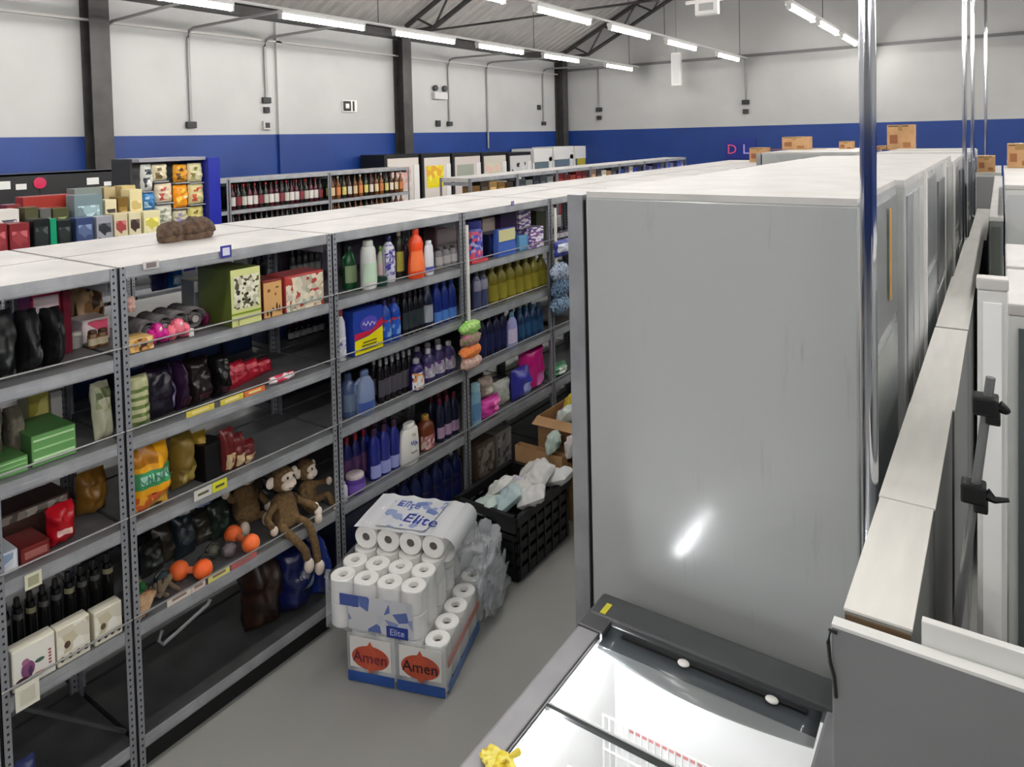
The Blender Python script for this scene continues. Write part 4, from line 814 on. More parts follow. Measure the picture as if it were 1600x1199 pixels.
def fridge(label, y0, y1, h, xl=-1.12, xr=-.31, style=0, side=None, group='tall fridges in the middle row'):
    t = thing('tall_fridge', label, 'fridge', ((xl+xr)/2, (y0+y1)/2, 0), 0, group); W = (xr-xl)/2; D = (y1-y0)/2
    side = side or FR
    G().cbox(-W, W, -D, D, .08, h-.02, .006).build('cabinet', side, t)
    G().box(-W+.002, W-.002, -D+.002, D-.002, h-.02, h).build('top_panel', FTOP, t)
    for sx in (-1, 1):
        for sy in (-1, 1): G().lathe([(.02, 0), (.025, .01), (.02, .08)], 8, c=(sx*(W-.06), sy*(D-.06), 0)).build('foot', BLACK, t)
    G().box(-W-.014, -W, -D+.01, D-.01, .1, h-.03).build('gasket', GASK, t)
    d = G().box(-W-.07, -W-.014, -D+.002, D-.002, .1, h-.012).build('door', ALU, t); G().box(-W-.072, -W-.07, -D+.07, D-.07, .2, h-.3).build('door_glass', GREENGL, d)
    G().cbox(-W-.11, -W-.072, D-.06, D-.035, .8, 1.3, .008).build('handle', ALU, d)
    # back: ribs, seams, grille
    if style == 0:
        for k in range(3): G().box(W, W+.006, -D+.03+k*D*.62, -D+.03+k*D*.62+D*.5, .3, h-.06).build('back_panel', [ALU, FR, mat((188, 190, 190), .3)][k % 3], t)
    elif style == 1:
        G().box(W, W+.012, -D+.02, -D+.06, .1, h-.01).build('corner_rail', WHITE, t); G().box(W, W+.008, -D+.1, D-.04, .5, h-.5).build('back_panel', mat((140, 146, 146), .25), t); G().box(W, W+.006, -D+.1, D-.04, h-.46, h-.05).build('back_panel', mat((120, 124, 126), .3), t)
    else:
        G().box(W, W+.012, D-.07, D-.03, .1, h-.01).build('corner_rail', WHITE, t); G().box(W, W+.006, -D+.05, D-.1, .2, h-.7).build('back_panel', mat((196, 198, 196), .35), t); G().box(W, W+.01, -D+.08, D-.14, h-.65, h-.1).build('vent_panel', mat((104, 106, 110), .3), t)
    return t
t = fridge('nearest tall grey fridge, its broad scuffed side facing the viewer', 2.05, 2.87, 2.176, style=1, side=SCR)
G().box(.417, .419, .12, .16, 1.8, 2.10).build('energy_label', gl((206, 160, 60)), t)
ys = [2.9, 3.62, 4.34, 5.06, 5.78, 6.5, 7.2, 7.9, 8.6, 9.3, 10.0, 10.7, 11.4]
hs = [2.172, 2.17, 2.168, 2.165, 2.12, 2.12, 2.1, 2.09, 2.1, 2.08, 2.09, 2.07]
for k in range(12):
    lb = 'pale tall fridge behind the scuffed one, '+(ordn[k]+' behind it' if k < 8 else 'far end of the row, '+ordn[k]+' behind it')
    fridge(lb, ys[k]+.004, ys[k+1]-.004, hs[k], xr=-.285+[0, .0, .0, .0, .01, .01, .01, .01, .01, .01, .01, .01][k], xl=-1.12, style=k % 3)
for k in range(3):
    fridge('tall fridge of the second file at the far end, '+['nearest', 'middle', 'farthest']
[k]+' of three', 9.3+k*.72, 9.3+k*.72+.7, 2.09, xl=-2.52, xr=-1.42, style=k, group='second file of tall fridges')

# cartons on the fridges
def carton(label, px0, px1, ptop, pbot, Y, zb, dep=.35, tape=True, m=CARD):
    a = on_y(px0, pbot, Y); b = on_y(px1, pbot, Y); top = on_y((px0+px1)/2, ptop, Y); W = b.x-a.x; H = top.z-zb
    t = thing('carton', label, 'carton', ((a.x+b.x)/2, Y+dep/2, zb)); G().cbox(-W/2, W/2, -dep/2, dep/2, 0, H, .004).build('box', m, t)
    if tape: G().box(-.025, .025, -dep/2-.0015, dep/2, H, H+.001).box(-.025, .025, -dep/2-.0015, -dep/2, H*.75, H).build('tape', gl((150, 118, 70)), t)
    G().box(-W*.4, -W*.1, -dep/2-.001, -dep/2, H*.25, H*.6).build('stamp', gl((140, 90, 60), .8), t); G().box(W*.1, W*.38, -dep/2-.001, -dep/2, H*.1, H*.3).build('stamp', gl((150, 100, 64), .8), t)
    G().box(-W*.45, W*.3, -dep/2-.001, -dep/2, H*.92, H*.97).build('tape_strip', gl((80, 70, 50), .8), t)
    return t
zt = 2.072
carton('square brown carton on the fridges at the far left', 1222, 1261, 214, 247, 10.6, 2.093)
carton('low worn carton left of the square one', 1171, 1197, 231, 248, 10.5, 1.918, dep=.25)
carton('small red brown carton touching the square one', 1199, 1220, 234, 247, 10.7, 2.093, dep=.2, m=noisy((150, 90, 70), (180, 120, 90), 9, .8))
carton('flat open carton right of the square one', 1263, 1287, 233, 243, 10.8, 2.082, dep=.25)
carton('narrow brown carton midway along the fridges', 1311, 1332, 221, 239, 10.8, 2.082, dep=.2)
carton('large tall brown carton just right of the pole', 1386, 1428, 195, 237, 10.8, zt, dep=.3)
carton('flattened low carton between the pole and the large one', 1368, 1385, 228, 238, 10.85, zt, dep=.25)
# red-white D L sign on the far wall
p = on_y(1148, 234, BY-.02); t = thing('aisle_sign', 'blue sign with red edged letters on the far wall', 'sign', p)
G().box(-.2, .45, -.0, .018, -.2, .24).build('board', gl((34, 50, 130)), t)
lettering(t, 'D', .3, (-.06, -.004, 0), gl((225, 90, 130)), (PI/2, 0, 0)); lettering(t, 'L', .3, (.24, -.004, 0), gl((190, 170, 220)), (PI/2, 0, 0))

# ------------------------------------------------------------------ polished poles
def pole(label, X, Y, r=.02, z0=0.0):
    t = thing('chrome_pole', label, 'pole', (X, Y, z0), 0, 'chrome poles'); H = RIDGE-abs(X)*.5-.15-z0
    G().lathe([(r, .006), (r, H)], 20).build('tube', CHROME, t, True); G().lathe([(r*1.25, 0), (r*1.25, .004), (r*1.05, .012)], 20).build('base_flange', CHROME, t, True)
pole('thick chrome pole in front of the nearest tall fridge', -.275, 1.975, .0195)
pole('slim chrome pole, leftmost of the three at the right', on_y(1507, 180, 6.75).x, 6.75, .016); pole('slim chrome pole, middle of the three at the right', on_y(1519.5, 180, 8.7).x, 8.7, .017); pole('slim chrome pole, rightmost of the three at the right', -.19, 12.6)

# ------------------------------------------------------------------ insulated panels on edge, right
PANW = noisy((206, 204, 198), (218, 216, 210), 3, .45, stretch=(6, 1, 1)); PANS = mat((120, 122, 120), .4); WOOD = noisy((84, 66, 46), (104, 84, 58), 8, .7)  # PANS is the panel-side grey, with the side's shadow put into the colour
pz = CAM_Z-.9
for k, (y0, y1, x0, x1, z) in enumerate(((1.42, 1.905, -.243, -.131, pz), (1.91, 2.62, -.246, -.128, pz), (2.63, 3.7, -.246, -.122, pz-.004), (3.71, 5.0, -.244, -.120, pz), (5.01, 6.9, -.24, -.115, pz-.01), (6.95, 9.6, -.225, -.1, pz-.03))):
    t = thing('insulated_panel', 'pale insulated panel stood on edge, '+['nearest with a brown end', 'second', 'third', 'fourth', 'fifth', 'farthest'][k]+' of the line', 'panel', ((x0+x1)/2, (y0+y1)/2, 0), 0, 'insulated panels on edge'); W = (x1-x0)/2; D = (y1-y0)/2
    G().cbox(-W, W, -D, D, .0, z-.002, .004).build('core', PANS, t); G().cbox(-W-.001, W+.001, -D, D, z-.002, z+.004, .0015).build('top_edge', PANW, t)
    if k == 0: G().box(-W+.002, W-.002, -D-.004, -D, z-.5, z-.006).build('end_strip', WOOD, t)
# rail with clamps beside the panels
t = thing('clamp_rail', 'leaning steel rod with two black clamps beside the pale panel', 'rail', (0, 1.62, 0))
YR = 1.62; q0, q1 = on_y(1494, 985, YR), on_y(1548, 590, YR); dd = (q1-q0)/(q1.z-q0.z); rb0 = q0-dd*q0.z
G().tube([(q0.x, 0, 0.003), (q0.x, 0, q0.z), (q1.x, 0, q1.z)], .0085, 10).build('rod', mat((130, 132, 132), .3, .6), t, True)
for px, py in ((1521, 768), (1540, 632)):
    c = on_y(px, py, YR); e = on_y(1577, py+14, YR)
    G().cbox(c.x-.021, c.x+.021, -.022, .022, c.z-.018, c.z+.018, .005).cbox(c.x+.0, c.x+.024, -.018, .018, c.z-.034, c.z-.016, .004).build('clamp', BLACK, t)
    G().tube([(c.x+.02, 0, c.z), (c.x+.035, .0, c.z-.008), (e.x, .0, e.z)], [.013, .007, .004], 8).build('lever', BLACK, t, True)
# grey sheet in the lower right corner with a white board behind
GS = noisy((112, 113, 115), (118, 119, 121), 3, .5)
t = thing('steel_sheet', 'large plain grey steel sheet filling the lower right corner', 'panel', (.35, 1.39, 0)); z = on_y(1307, 976, 1.38).z
G().cbox(-.607, .8, -.012, .012, 0, z-.006, .003).build('sheet', GS, t); G().box(-.607, .8, -.013, .013, z-.006, z).build('top_hem', PALEPAINT, t)
z2 = on_y(1440, 968, 1.412).z; xl = on_y(1440, 968, 1.412).x
t = thing('white_board', 'white board edge standing just behind the grey sheet', 'panel', (.35, 1.412, 0)); G().cbox(xl-.35, .8, -.005, .012, 0, z2, .002).build('board', PALEPAINT, t); G().box(xl-.35, .8, .012, .02, 0, z2-.03).build('backing', PANS, t)
# black cable at its left
a = [on_y(px, py, 1.375) for px, py in ((1308, 990), (1297, 985), (1294, 1005), (1297, 1035), (1303, 1058), (1306, 1090))]
o = G().tube(a, .0035, 7).build('power_cable', BLACK, smooth=True); tag(o, 'black cable curling off the left edge of the grey sheet', 'cable')

# right hand cabinets
def cab(label, x0, x1, y0, y1, h, front, side=PALEPAINT, grp=None, edge=None):
    t = thing('store_cabinet', label, 'cabinet', ((x0+x1)/2, (y0+y1)/2, 0), 0, grp); W = (x1-x0)/2; D = (y1-y0)/2
    G().cbox(-W, W, -D, D, 0.03, h-.025, .005).build('body', side, t); G().cbox(-W-.002, W+.002, -D-.002, D+.002, h-.025, h, .004).build('top_panel', FTOP, t)
    G().box(-W+(edge or .01), W-.01, -D-.006, -D, .1, h-.05).build('front_panel', front, t)
    G().box(-W+.02, W-.02, -D+.02, D-.02, 0, .03).build('plinth_or_gap_shade', BLACK, t)
    return t
cab('dark fronted cabinet at the right edge of the view', .012, .75, 1.80, 2.24, CAM_Z-.37, mat((84, 92, 92), .3), edge=.018)
cab('white topped cabinet just behind the dark fronted one', .012, .75, 2.26, 2.68, CAM_Z-.365, mat((180, 182, 180), .3))
cab('narrow pale panel right of the black clamps', on_y(1527, 500, 1.75).x, .011, 1.75, 1.79, on_y(1545, 435, 1.75).z, mat((236, 237, 235), .4))
cab('dark grey cabinet in the recess beyond the pale panel', -.05, .008, 4.36, 8.0, CAM_Z-.46, mat((84, 88, 84), .35), side=mat((104, 108, 104), .4))
cab('tall white cabinet under a carton, far right', .016, .8, 4.42, 6.6, CAM_Z-.3, mat((196, 198, 198), .35))
carton('brown carton on the tall white cabinet at the right edge', 1574, 1612, 225, 258, 6.2, CAM_Z-.299, dep=.3)
carton('small carton in the gap by the rightmost slim pole', 1527, 1555, 244, 262, 9.7, 1.84, dep=.3)
cab('low far cabinet carrying a small carton by the poles', -.243, .0, 9.66, 11.4, 1.839, mat((150, 150, 150), .4))
cab('far pale cabinet beyond the tall white one', .05, .9, 7.0, 9.2, 2.0, mat((200, 200, 200), .4))

# ------------------------------------------------------------------ chest freezer, bottom
FX0, FX1, FY0, FY1, FZ = -1.03, -.30, .35, 1.965, .90
t = thing('chest_freezer', 'glass topped chest freezer with white frosted inside, bottom centre', 'freezer', ((FX0+FX1)/2, FY0, 0)); HX = (FX1-FX0)/2; LY = FY1-FY0
W_IN = noisy((236, 236, 234), (246, 246, 245), 4, .35); RIM = noisy((150, 150, 154), (162, 162, 166), 6, .35, .3); DKP = noisy((66, 68, 70), (76, 78, 80), 6, .35)
G().box(-HX, -HX+.05, 0, LY, .06, FZ-.03).box(HX-.05, HX, 0, LY, .06, FZ-.03).box(-HX+.05, HX-.05, 0, .05, .06, FZ-.03).box(-HX+.05, HX-.05, LY-.05, LY, .06, FZ-.03).box(-HX+.05, HX-.05, .05, LY-.05, .06, .2).build('cabinet', PALEPAINT, t)
# liner
G().box(-HX+.05, -HX+.055, .05, LY-.05, .2, FZ-.03).box(HX-.055, HX-.05, .05, LY-.05, .2, FZ-.03).box(-HX+.055, HX-.055, .05, .055, .2, FZ-.03).box(-HX+.055, HX-.055, LY-.055, LY-.05, .2, FZ-.03).box(-HX+.055, HX-.055, .055, LY-.055, .2, .205).build('liner', W_IN, t)
G().cbox(-HX-.01, -HX+.062, 0, LY-.09, FZ-.035, FZ, .008).build('side_rim', RIM, t); G().cbox(HX-.062, HX+.01, 0, LY-.09, FZ-.035, FZ, .008).build('side_rim', RIM, t)
e = G().cbox(-HX-.012, HX+.012, LY-.10, LY+.012, FZ-.04, FZ+.008, .012).cbox(-HX-.012, -HX+.07, LY-.16, LY-.08, FZ-.038, FZ+.006, .006).build('end_cap', DKP, t)
G().box(-HX+.024, -HX+.042, LY-.085, LY-.035, FZ+.008, FZ+.010).build('sticker', gl((206, 200, 60)), e)
# dark sliding lid frame at the far end, bowed lower edge
v = []; N = 14
for i in range(N+1):
    u = i/N; x = -HX+.07+(2*HX-.14)*u; yb = LY-.19-.035*math.sin(PI*u)-.02*u; v += [(x, LY-.105, FZ-.004), (x, yb, FZ-.016)]
g = G().add(v, [(2*i, 2*i+1, 2*i+3, 2*i+2) for i in range(N)])
o = g.build('lid_frame', mat((70, 76, 80), .15), t, True); md = o.modifiers.new('s', 'SOLIDIFY'); md.thickness = .006
for px, py in ((1068, 1035), (1206, 1092)):
    p = on_z(px, py, FZ+.005); G().ell((p.x-(FX0+FX1)/2, p.y-FY0, FZ+.002), (.017, .013, .007), 12, 8).build('lid_knob', WHITE, t, True)
G().box(-HX+.12, HX-.1, LY-.135, LY-.12, FZ-.003, FZ+.001).build('slot', BLACK, t)
GLS = bpy.data.materials.new('glass'); GLS.use_nodes = True; nb = GLS.node_tree.nodes['Principled BSDF']; nb.inputs['Base Color'].default_value = (.93, .97, .97, 1); nb.inputs['Roughness'].default_value = .03; nb.inputs['Alpha'].default_value = .14; nb.inputs['IOR'].default_value = 1.5; nb.inputs['Coat Weight'].default_value = 1
ysp = on_z(970, 1158, FZ).y-FY0
G().box(-HX+.064, HX-.064, ysp, LY-.19, FZ-.012, FZ-.008).build('glass_lid', GLS, t); G().box(-HX+.064, HX-.064, .03, ysp+.03, FZ-.022, FZ-.018).build('glass_lid', GLS, t)
G().box(-HX+.064, HX-.064, ysp-.004, ysp+.006, FZ-.014, FZ-.004).build('lid_seam', mat((60, 62, 64), .3), t); G().box(-HX+.064, HX-.064, ysp+.008, ysp+.012, FZ-.012, FZ-.005).build('lid_seam', mat((210, 212, 212), .3), t)
G().box(-HX+.056, -HX+.062, .04, LY-.12, FZ-.013, FZ-.001).build('rim_gasket', mat((30, 26, 28), .5), t)
G().cbox(-HX+.057, -HX+.070, 1.0, 1.50, FZ-.074, FZ-.060, .003).build('added_fill_strip', mat((250, 252, 255), .4, emit=FREEZER_FILL), t)  # added glowing strip that brightens the liner, not a freezer fitting
# red load line and wire basket
G().box(-HX+.1, HX-.06, LY-.0575, LY-.055, .55, .558).build('load_line', gl((190, 90, 90)), t)
g = G()
for k in range(30):
    x = -HX+.09+k*(2*HX-.16)/29; g.tube([(x, ysp+.06, .30), (x, LY-.2, .30), (x, LY-.2, .70)], .003, 4)
    g.tube([(x, ysp+.06, .30), (x, ysp+.06, .70)], .003, 4)
for z in (.30, .45, .6, .70):
    g.tube([(-HX+.09, LY-.2, z), (HX-.07, LY-.2, z)], .003, 4); g.tube([(-HX+.09, ysp+.06, z), (HX-.07, ysp+.06, z)], .003, 4)
b = g.build('wire_basket', mat((232, 232, 232), .4), t); 
g = G()
for k in range(30):
    x = -HX+.09+k*(2*HX-.16)/29; g.tube([(x, .3, .30), (x, ysp-.04, .30), (x, ysp-.04, .72)], .0022, 4)
for z in (.30, .45, .6, .72): g.tube([(-HX+.09, ysp-.04, z), (HX-.07, ysp-.04, z)], .003, 4)
g.build('wire_basket', mat((232, 232, 232), .4), t)
p = on_z(777, 1200, FZ-.003)
t = thing('plastic_bag', 'crumpled yellow bag at the bottom edge beside the chest freezer', 'bag', (p.x, p.y, FZ))
g = G().ell((0, 0, .012), (.045, .03, .012), 24, 14, .5, 3)
for i_, q_ in enumerate(g.v):
    n_ = noise.noise(Vector(q_)*45)*.005; g.v[i_] = (q_[0]+n_, q_[1]-n_, max(.0, q_[2]+n_))
g.build('bag', printed([(226, 206, 60), (240, 226, 110), (200, 170, 40)], 60), t, True); G().tube([(.02, .02, .015), (.035, .04, .022), (.03, .055, .012)], [.006, .009, .003], 6).build('tied_end', gl((220, 200, 70)), t)

# ------------------------------------------------------------------ toilet paper stack
U = Vector((-.9455, -.3256, 0)); V = Vector((-.3256, .9455, 0)); F0 = Vector((-1.925, 2.225, 0))
def Lc(u, v, z=0): return F0+U*u+V*v+Vector((0, 0, z))
ROT = math.atan2(V.y, V.x)-PI/2
PAPER = noisy((248, 247, 244), (253, 252, 250), 20, .9); CORE = gl((150, 140, 128), .9); HOLE = gl((96, 90, 86), .9)
R = .0555; RH = .105
def roll_geo():
    g = G(); n = 18
    g.lathe([(.02, RH-.004), (.02, .004), (R-.004, 0), (R, .004), (R, RH-.004), (R-.004, RH), (.022, RH), (.02, RH-.004)], n, cap=False); return g
def make_roll(parent, loc, rot=(0, 0, 0)):
    global _rm
    try: me, mc = _rm
    except NameError:
        o = roll_geo().build('roll', PAPER, None, True); me = o.data; bpy.data.objects.remove(o)
        c = G().lathe([(.0195, .01), (.0195, RH-.02)], 12).build('core', HOLE, None, True); mc = c.data; bpy.data.objects.remove(c); _rm = (me, mc)
    o = bpy.data.objects.new('toilet_roll', me); C.objects.link(o); o.parent = parent; o.location = loc; o.rotation_euler = rot
    k = bpy.data.objects.new('core', mc); C.objects.link(k); k.parent = o
    return o
def film(parent, x0, x1, y0, y1, z0, z1, m, nx=10, ny=12, amp=.0018, top=False, sd=0, name='plastic_film'):
    """thin wrapping with slight wrinkles around a block of rolls; local x to the right, y back"""
    g = G(); P = []
    def wob(x, y, z): return noise.noise(Vector((x*9+sd, y*9, z*9)))*amp
    ring = []
    per = 16
    pts = [(x0+(x1-x0)*i/per, y0) for i in range(per)]+[(x1, y0+(y1-y0)*i/per) for i in range(per)]+[(x1-(x1-x0)*i/per, y1) for i in range(per)]+[(x0, y1-(y1-y0)*i/per) for i in range(per)]
    cx_, cy_ = (x0+x1)/2, (y0+y1)/2; M_ = len(pts)
    for j in range(8):
        z = z0+(z1-z0)*j/7
        for (x, y) in pts:
            d = Vector((x-cx_, y-cy_)).normalized(); q = wob(x, y, z)+amp*.6; g.v.append((x+d.x*q, y+d.y*q, z))
    for j in range(7):
        for i in range(M_): g.f.append((j*M_+i, j*M_+(i+1) % M_, (j+1)*M_+(i+1) % M_, (j+1)*M_+i))
    return g.build(name, m, parent, True)
FILM = mat((240, 243, 248), .15, 0, alpha=.22, coat=.6)
FILMW = mat((232, 234, 238), .2, 0, alpha=.85)
BLUEP = printed([(228, 230, 234), (120, 140, 200), (226, 228, 234), (160, 175, 215), (232, 232, 236)], 26)
def tp_root(label, u, v, z): 
    t = thing('toilet_paper_pack', label, 'toilet paper', Lc(u, v, z), ROT, 'stacked toilet paper packs'); return t
# bottom packs: local x = -u (to the right), y = back.  two packs side by side in front, rows behind
def block(label, u, v, z, nu, nv, layers, wrap, hid=True):
    t = tp_root(label, u, v, z)
    for l in range(layers):
        for i in range(nu):
            for j in range(nv):
                if l < layers-1 and 0 < i < nu-1 and j > 0: continue
                make_roll(t, (-(i+.5)*.113, (j+.5)*.113, .003+l*(RH+.002)))
    film(t, -nu*.113, 0, 0, nv*.113, .002, layers*(RH+.002)+.004, wrap, sd=u*7+v)
    return t
H2 = 2*(RH+.002)
tb = []
FILMC = mat((238, 241, 246), .16, 0, alpha=.30, coat=.6)
for k, (u, v, nu, nv) in enumerate(((0, 0, 2, 4), (.232, 0, 2, 4), (0, .46, 2, 4), (.232, .46, 2, 4))):
    tb.append(block('bottom pack of toilet rolls, '+['front right with a red badge', 'front left with a red badge', 'rear right', 'rear left'][k], u, v, 0, nu, nv, 2, FILMC))
for k in (0, 1):
    t = tb[k]; cx = -.113
    G().box(-.21, -.016, -.008, -.0065, .07, .205).build('front_label', gl((238, 236, 232)), t)
    G().lathe([(0.001, 0), (.088, .0), (.088, .0012), (.001, .0012)], 22, 1, .6).xf(Matrix.Rotation(PI/2, 4, 'X')).xf(Matrix.Translation((cx, -.008, .12))).build('badge', gl((196, 84, 60)), t)
    G().add([(cx-.045, -.0098, .12), (cx, -.0098, .195), (cx+.045, -.0098, .12), (cx, -.0098, .05)], [(0, 1, 2, 3)]).build('badge_diamond', gl((204, 90, 60)), t)
    lettering(t, 'Amen', .05, (cx, -.0115, .12), gl((30, 24, 44)) if k == 0 else gl((110, 36, 60)), (PI/2, 0, 0), wid=.16)
    G().box(-.222, -.003, -.008, -.0062, .006, .05).build('blue_base_band', gl((44, 84, 160), .2), t)
G().box(.0035, .0055, .02, .43, .006, .05).build('blue_base_band', gl((60, 110, 180), .2), tb[0]); G().box(.0035, .0055, .02, .43, .12, .15).build('red_stripe', gl((210, 130, 120), .2), tb[0])
# middle pack
tm = block('middle pack of toilet rolls standing with blue print on its front', .105, .0, H2+.004, 4, 5, 2, FILM)
G().box(-.34, -.04, -.007, -.006, .02, .17).build('front_print', printed([(214, 216, 222), (96, 116, 180), (206, 210, 220), (140, 156, 200), (216, 216, 220), (214, 216, 222)], 18), tm); G().box(-.16, -.06, -.0085, -.007, .01, .06).build('blue_label', gl((40, 60, 150)), tm)
lettering(tm, 'Elite', .04, (-.11, -.0095, .035), gl((200, 210, 240)), (PI/2, 0, 0))
G().box(-.38, -.29, -.0085, -.007, .12, .17).build('blue_label', gl((70, 90, 160)), tm)
# top pack: rolls lying, ends to the viewer
tt = tp_root('top pack of toilet rolls lying with ends facing out and blue print above', .09, .235, 2*H2+.008)
for i in range(4):
    for j in range(3): make_roll(tt, (-(i+.5)*.113, .01+(j+1)*.107-.107, R+.002), (-PI/2, 0, 0)); 
v = []; N = 24
for i in range(N+1):
    a = -i*.452/N; z = 2*R+.004-.010*(.5-.5*math.cos(2*PI*i/N*4))*0-.008*abs(math.sin(PI*i/N*4-PI/2))
    for j in range(8): v.append((a, .004+j*.318/7, z+noise.noise(Vector((a*12, j*.7, 1)))*.003))
G().add(v, [(i*8+j, i*8+j+1, (i+1)*8+j+1, (i+1)*8+j) for i in range(N) for j in range(7)]).build('top_wrap', mat((236, 237, 240), .25), tt, True)
G().add([(-.1, .02, .1195), (-.35, .02, .1195), (-.35, .25, .1195), (-.08, .29, .1195)], [(0, 1, 2, 3)]).build('blue_print', BLUEP, tt)
lettering(tt, 'Elite', .085, (-.15, .10, .1215), gl((44, 60, 160)), (0, 0, -.1), wid=.17); lettering(tt, 'Elite', .06, (-.26, .22, .1215), gl((90, 110, 190)), (0, 0, -.1), wid=.12)
v = []
for i in range(9):
    a = PI/2-i*PI/8
    for j in range(6): v.append((R*.95+math.cos(a)*.0+(-.0555)+math.cos(a)*R*1.02, .004+j*.318/5, R+math.sin(a)*R*1.03))
G().add(v, [(i*6+j, i*6+j+1, (i+1)*6+j+1, (i+1)*6+j) for i in range(8) for j in range(5)]).build('side_wrap', FILMW, tt, True)
# crumpled clear wrap behind
WRAPM = mat((222, 226, 232), .1, 0, alpha=.42, coat=.8)
for k, (u, v, z, sx, sy, sz) in enumerate(((.05, .60, .30, .085, .10, .10), (-.03, .52, .27, .03, .14, .08), (-.04, .62, .10, .03, .16, .08))):
    g = G().ell((0, 0, 0), (sx, sy, sz), 44, 30, .6, k*5)
    for i, p in enumerate(g.v):
        q = Vector(p); n = (abs(noise.noise(q*16+Vector((k, 0, 0))))-.2)*.05+abs(noise.noise(q*40))*.018; g.v[i] = tuple(q+q.normalized()*n)
    o = g.build('crumpled_wrap', WRAPM, tb[2], True, sharp=60)
    o.location = (-u, v-.46, z)

# ------------------------------------------------------------------ black crate with packages
t = thing('plastic_crate', 'black slatted plastic crate full of white packages', 'crate', (-2.30, 3.29, 0)); m = mat((22, 22, 24), .4)
cw, cl, chh = .20, .265, .36
G().box(-cw, cw, -cl, cl, .01, .025).build('bottom', m, t)
for sx in (-1, 1):
    g = G()
    for z in (.03, .1, .17, .24): g.box(sx*cw-.006, sx*cw+.006, -cl, cl, z, z+.045)
    for yy in [-cl+.02+i*.081 for i in range(7)]: g.box(sx*cw-.01, sx*cw+.01, yy-.008, yy+.008, .02, chh-.04)
    g.box(sx*cw-.014, sx*cw+.014, -cl-.01, cl+.01, chh-.05, chh); g.build('side_wall', m, t)
for sy in (-1, 1):
    g = G()
    for z in (.03, .1, .17): g.box(-cw, cw, sy*cl-.006, sy*cl+.006, z, z+.045)
    for xx in [-cw+.02+i*.072 for i in range(6)]: g.box(xx-.008, xx+.008, sy*cl-.01, sy*cl+.01, .02, chh-.1)
    g.box(-cw, cw, sy*cl-.014, sy*cl+.014, chh-.04, chh).box(-cw, cw, sy*cl-.012, sy*cl+.012, chh-.13, chh-.09).box(-cw, -.08, sy*cl-.012, sy*cl+.012, chh-.1, chh-.03).box(.08, cw, sy*cl-.012, sy*cl+.012, chh-.1, chh-.03)
    g.build('end_wall', m, t)
random.seed(11)
tp = [(-.12, -.2, .0, 'mint green printed'), (.03, -.2, .15, 'pale aqua'), (.11, -.12, .5, 'plain white'), (-.12, -.06, -.3, 'white and yellow'), (.0, -.07, .7, 'white and gold'), (.1, .04, .9, 'long white'), (-.1, .08, .2, 'lilac edged white'), (.03, .12, .4, 'looped white'), (.11, .18, .1, 'small white'), (-.08, .2, -.2, 'cream white')]
cc = [((206, 222, 214), (110, 170, 160)), ((200, 222, 224), (120, 180, 170)), ((232, 232, 230), (200, 200, 210)), ((230, 230, 226), (214, 206, 90)), ((232, 230, 222), (206, 190, 90)), ((236, 234, 232), (214, 210, 220)), ((224, 220, 232), (180, 170, 210)), ((238, 236, 236), (200, 196, 214)), ((234, 234, 234), (180, 190, 200)), ((226, 224, 214), (150, 140, 120))]
for k, (x, y, rz, nm) in enumerate(tp):
    zz = chh-.06+.03*(k % 3)+.01*(k % 2)
    mk_pouch('nappy_pack', nm+' package heaped in the black crate', 'package', 'packages in the black crate', .15, .16, .08, gl(cc[k][0], .35), (-2.30+x, 3.29+y, zz), [(.15, .85, .2, .75, printed([cc[k][1], cc[k][0], tuple(int(v*.7) for v in cc[k][1]), (236, 236, 236)], 28))], 110+k, rz+.5*(k % 2), .9 if k % 2 else 1.2)
mk_box('product_box', 'dark filler carton low inside the black crate', 'box', None, .48, .26, .36, gl((40, 40, 44)), (-2.30, 3.29, .026))
# cartons on the floor behind
def fcarton(label, x0, x1, y0, y1, z0, h, flaps=True, m=CARD):
    t = thing('carton', label, 'carton', ((x0+x1)/2, (y0+y1)/2, z0)); W = (x1-x0)/2; D = (y1-y0)/2; k = .004
    g = G().box(-W, W, -D, -D+k, 0, h).box(-W, W, D-k, D, 0, h).box(-W, -W+k, -D+k, D-k, 0, h).box(W-k, W, -D+k, D-k, 0, h).box(-W+k, W-k, -D+k, D-k, 0, k); g.build('box', m, t)
    if flaps:
        for s in (-1, 1):
            G().add([(-W, s*D, h), (W, s*D, h), (W, s*(D+.07), h-.03), (-W, s*(D+.07), h-.03)], [(0, 1, 2, 3)]).build('flap', m, t).modifiers.new('s', 'SOLIDIFY').thickness = .004
    G().box(-W*.6, W*.1, -D-.001, -D, h*.3, h*.6).build('stamp', gl((140, 96, 60), .8), t)
    return t
fcarton('lower brown carton on the floor by the tall fridge', -2.45, -1.98, 3.72, 4.12, 0, .36)
fcarton('upper brown carton stacked by the tall fridge', -2.43, -2.0, 3.76, 4.10, .365, .22)
fcarton('small open carton directly behind the crate', -2.50, -2.16, 3.60, 3.66, 0, .44, flaps=False)
for k, (x, y, z, nm, c, c2) in enumerate(((-2.3, 3.84, .6, 'white and aqua', (214, 222, 216), (120, 176, 166)), (-2.12, 3.9, .6, 'mint and white', (220, 226, 220), (100, 160, 150)), (-2.36, 4.0, .6, 'yellow and lilac', (224, 200, 60), (150, 150, 190)), (-2.1, 4.02, .62, 'cream', (220, 210, 190), (180, 150, 110)))):
    mk_pouch('nappy_pack', nm+' package on the upper floor carton', 'package', None, .17, .14, .1, gl(c, .35), (x, y, z-.06), [(.2, .8, .2, .75, gl(c2, .35))], 130+k, .3*k, .7)
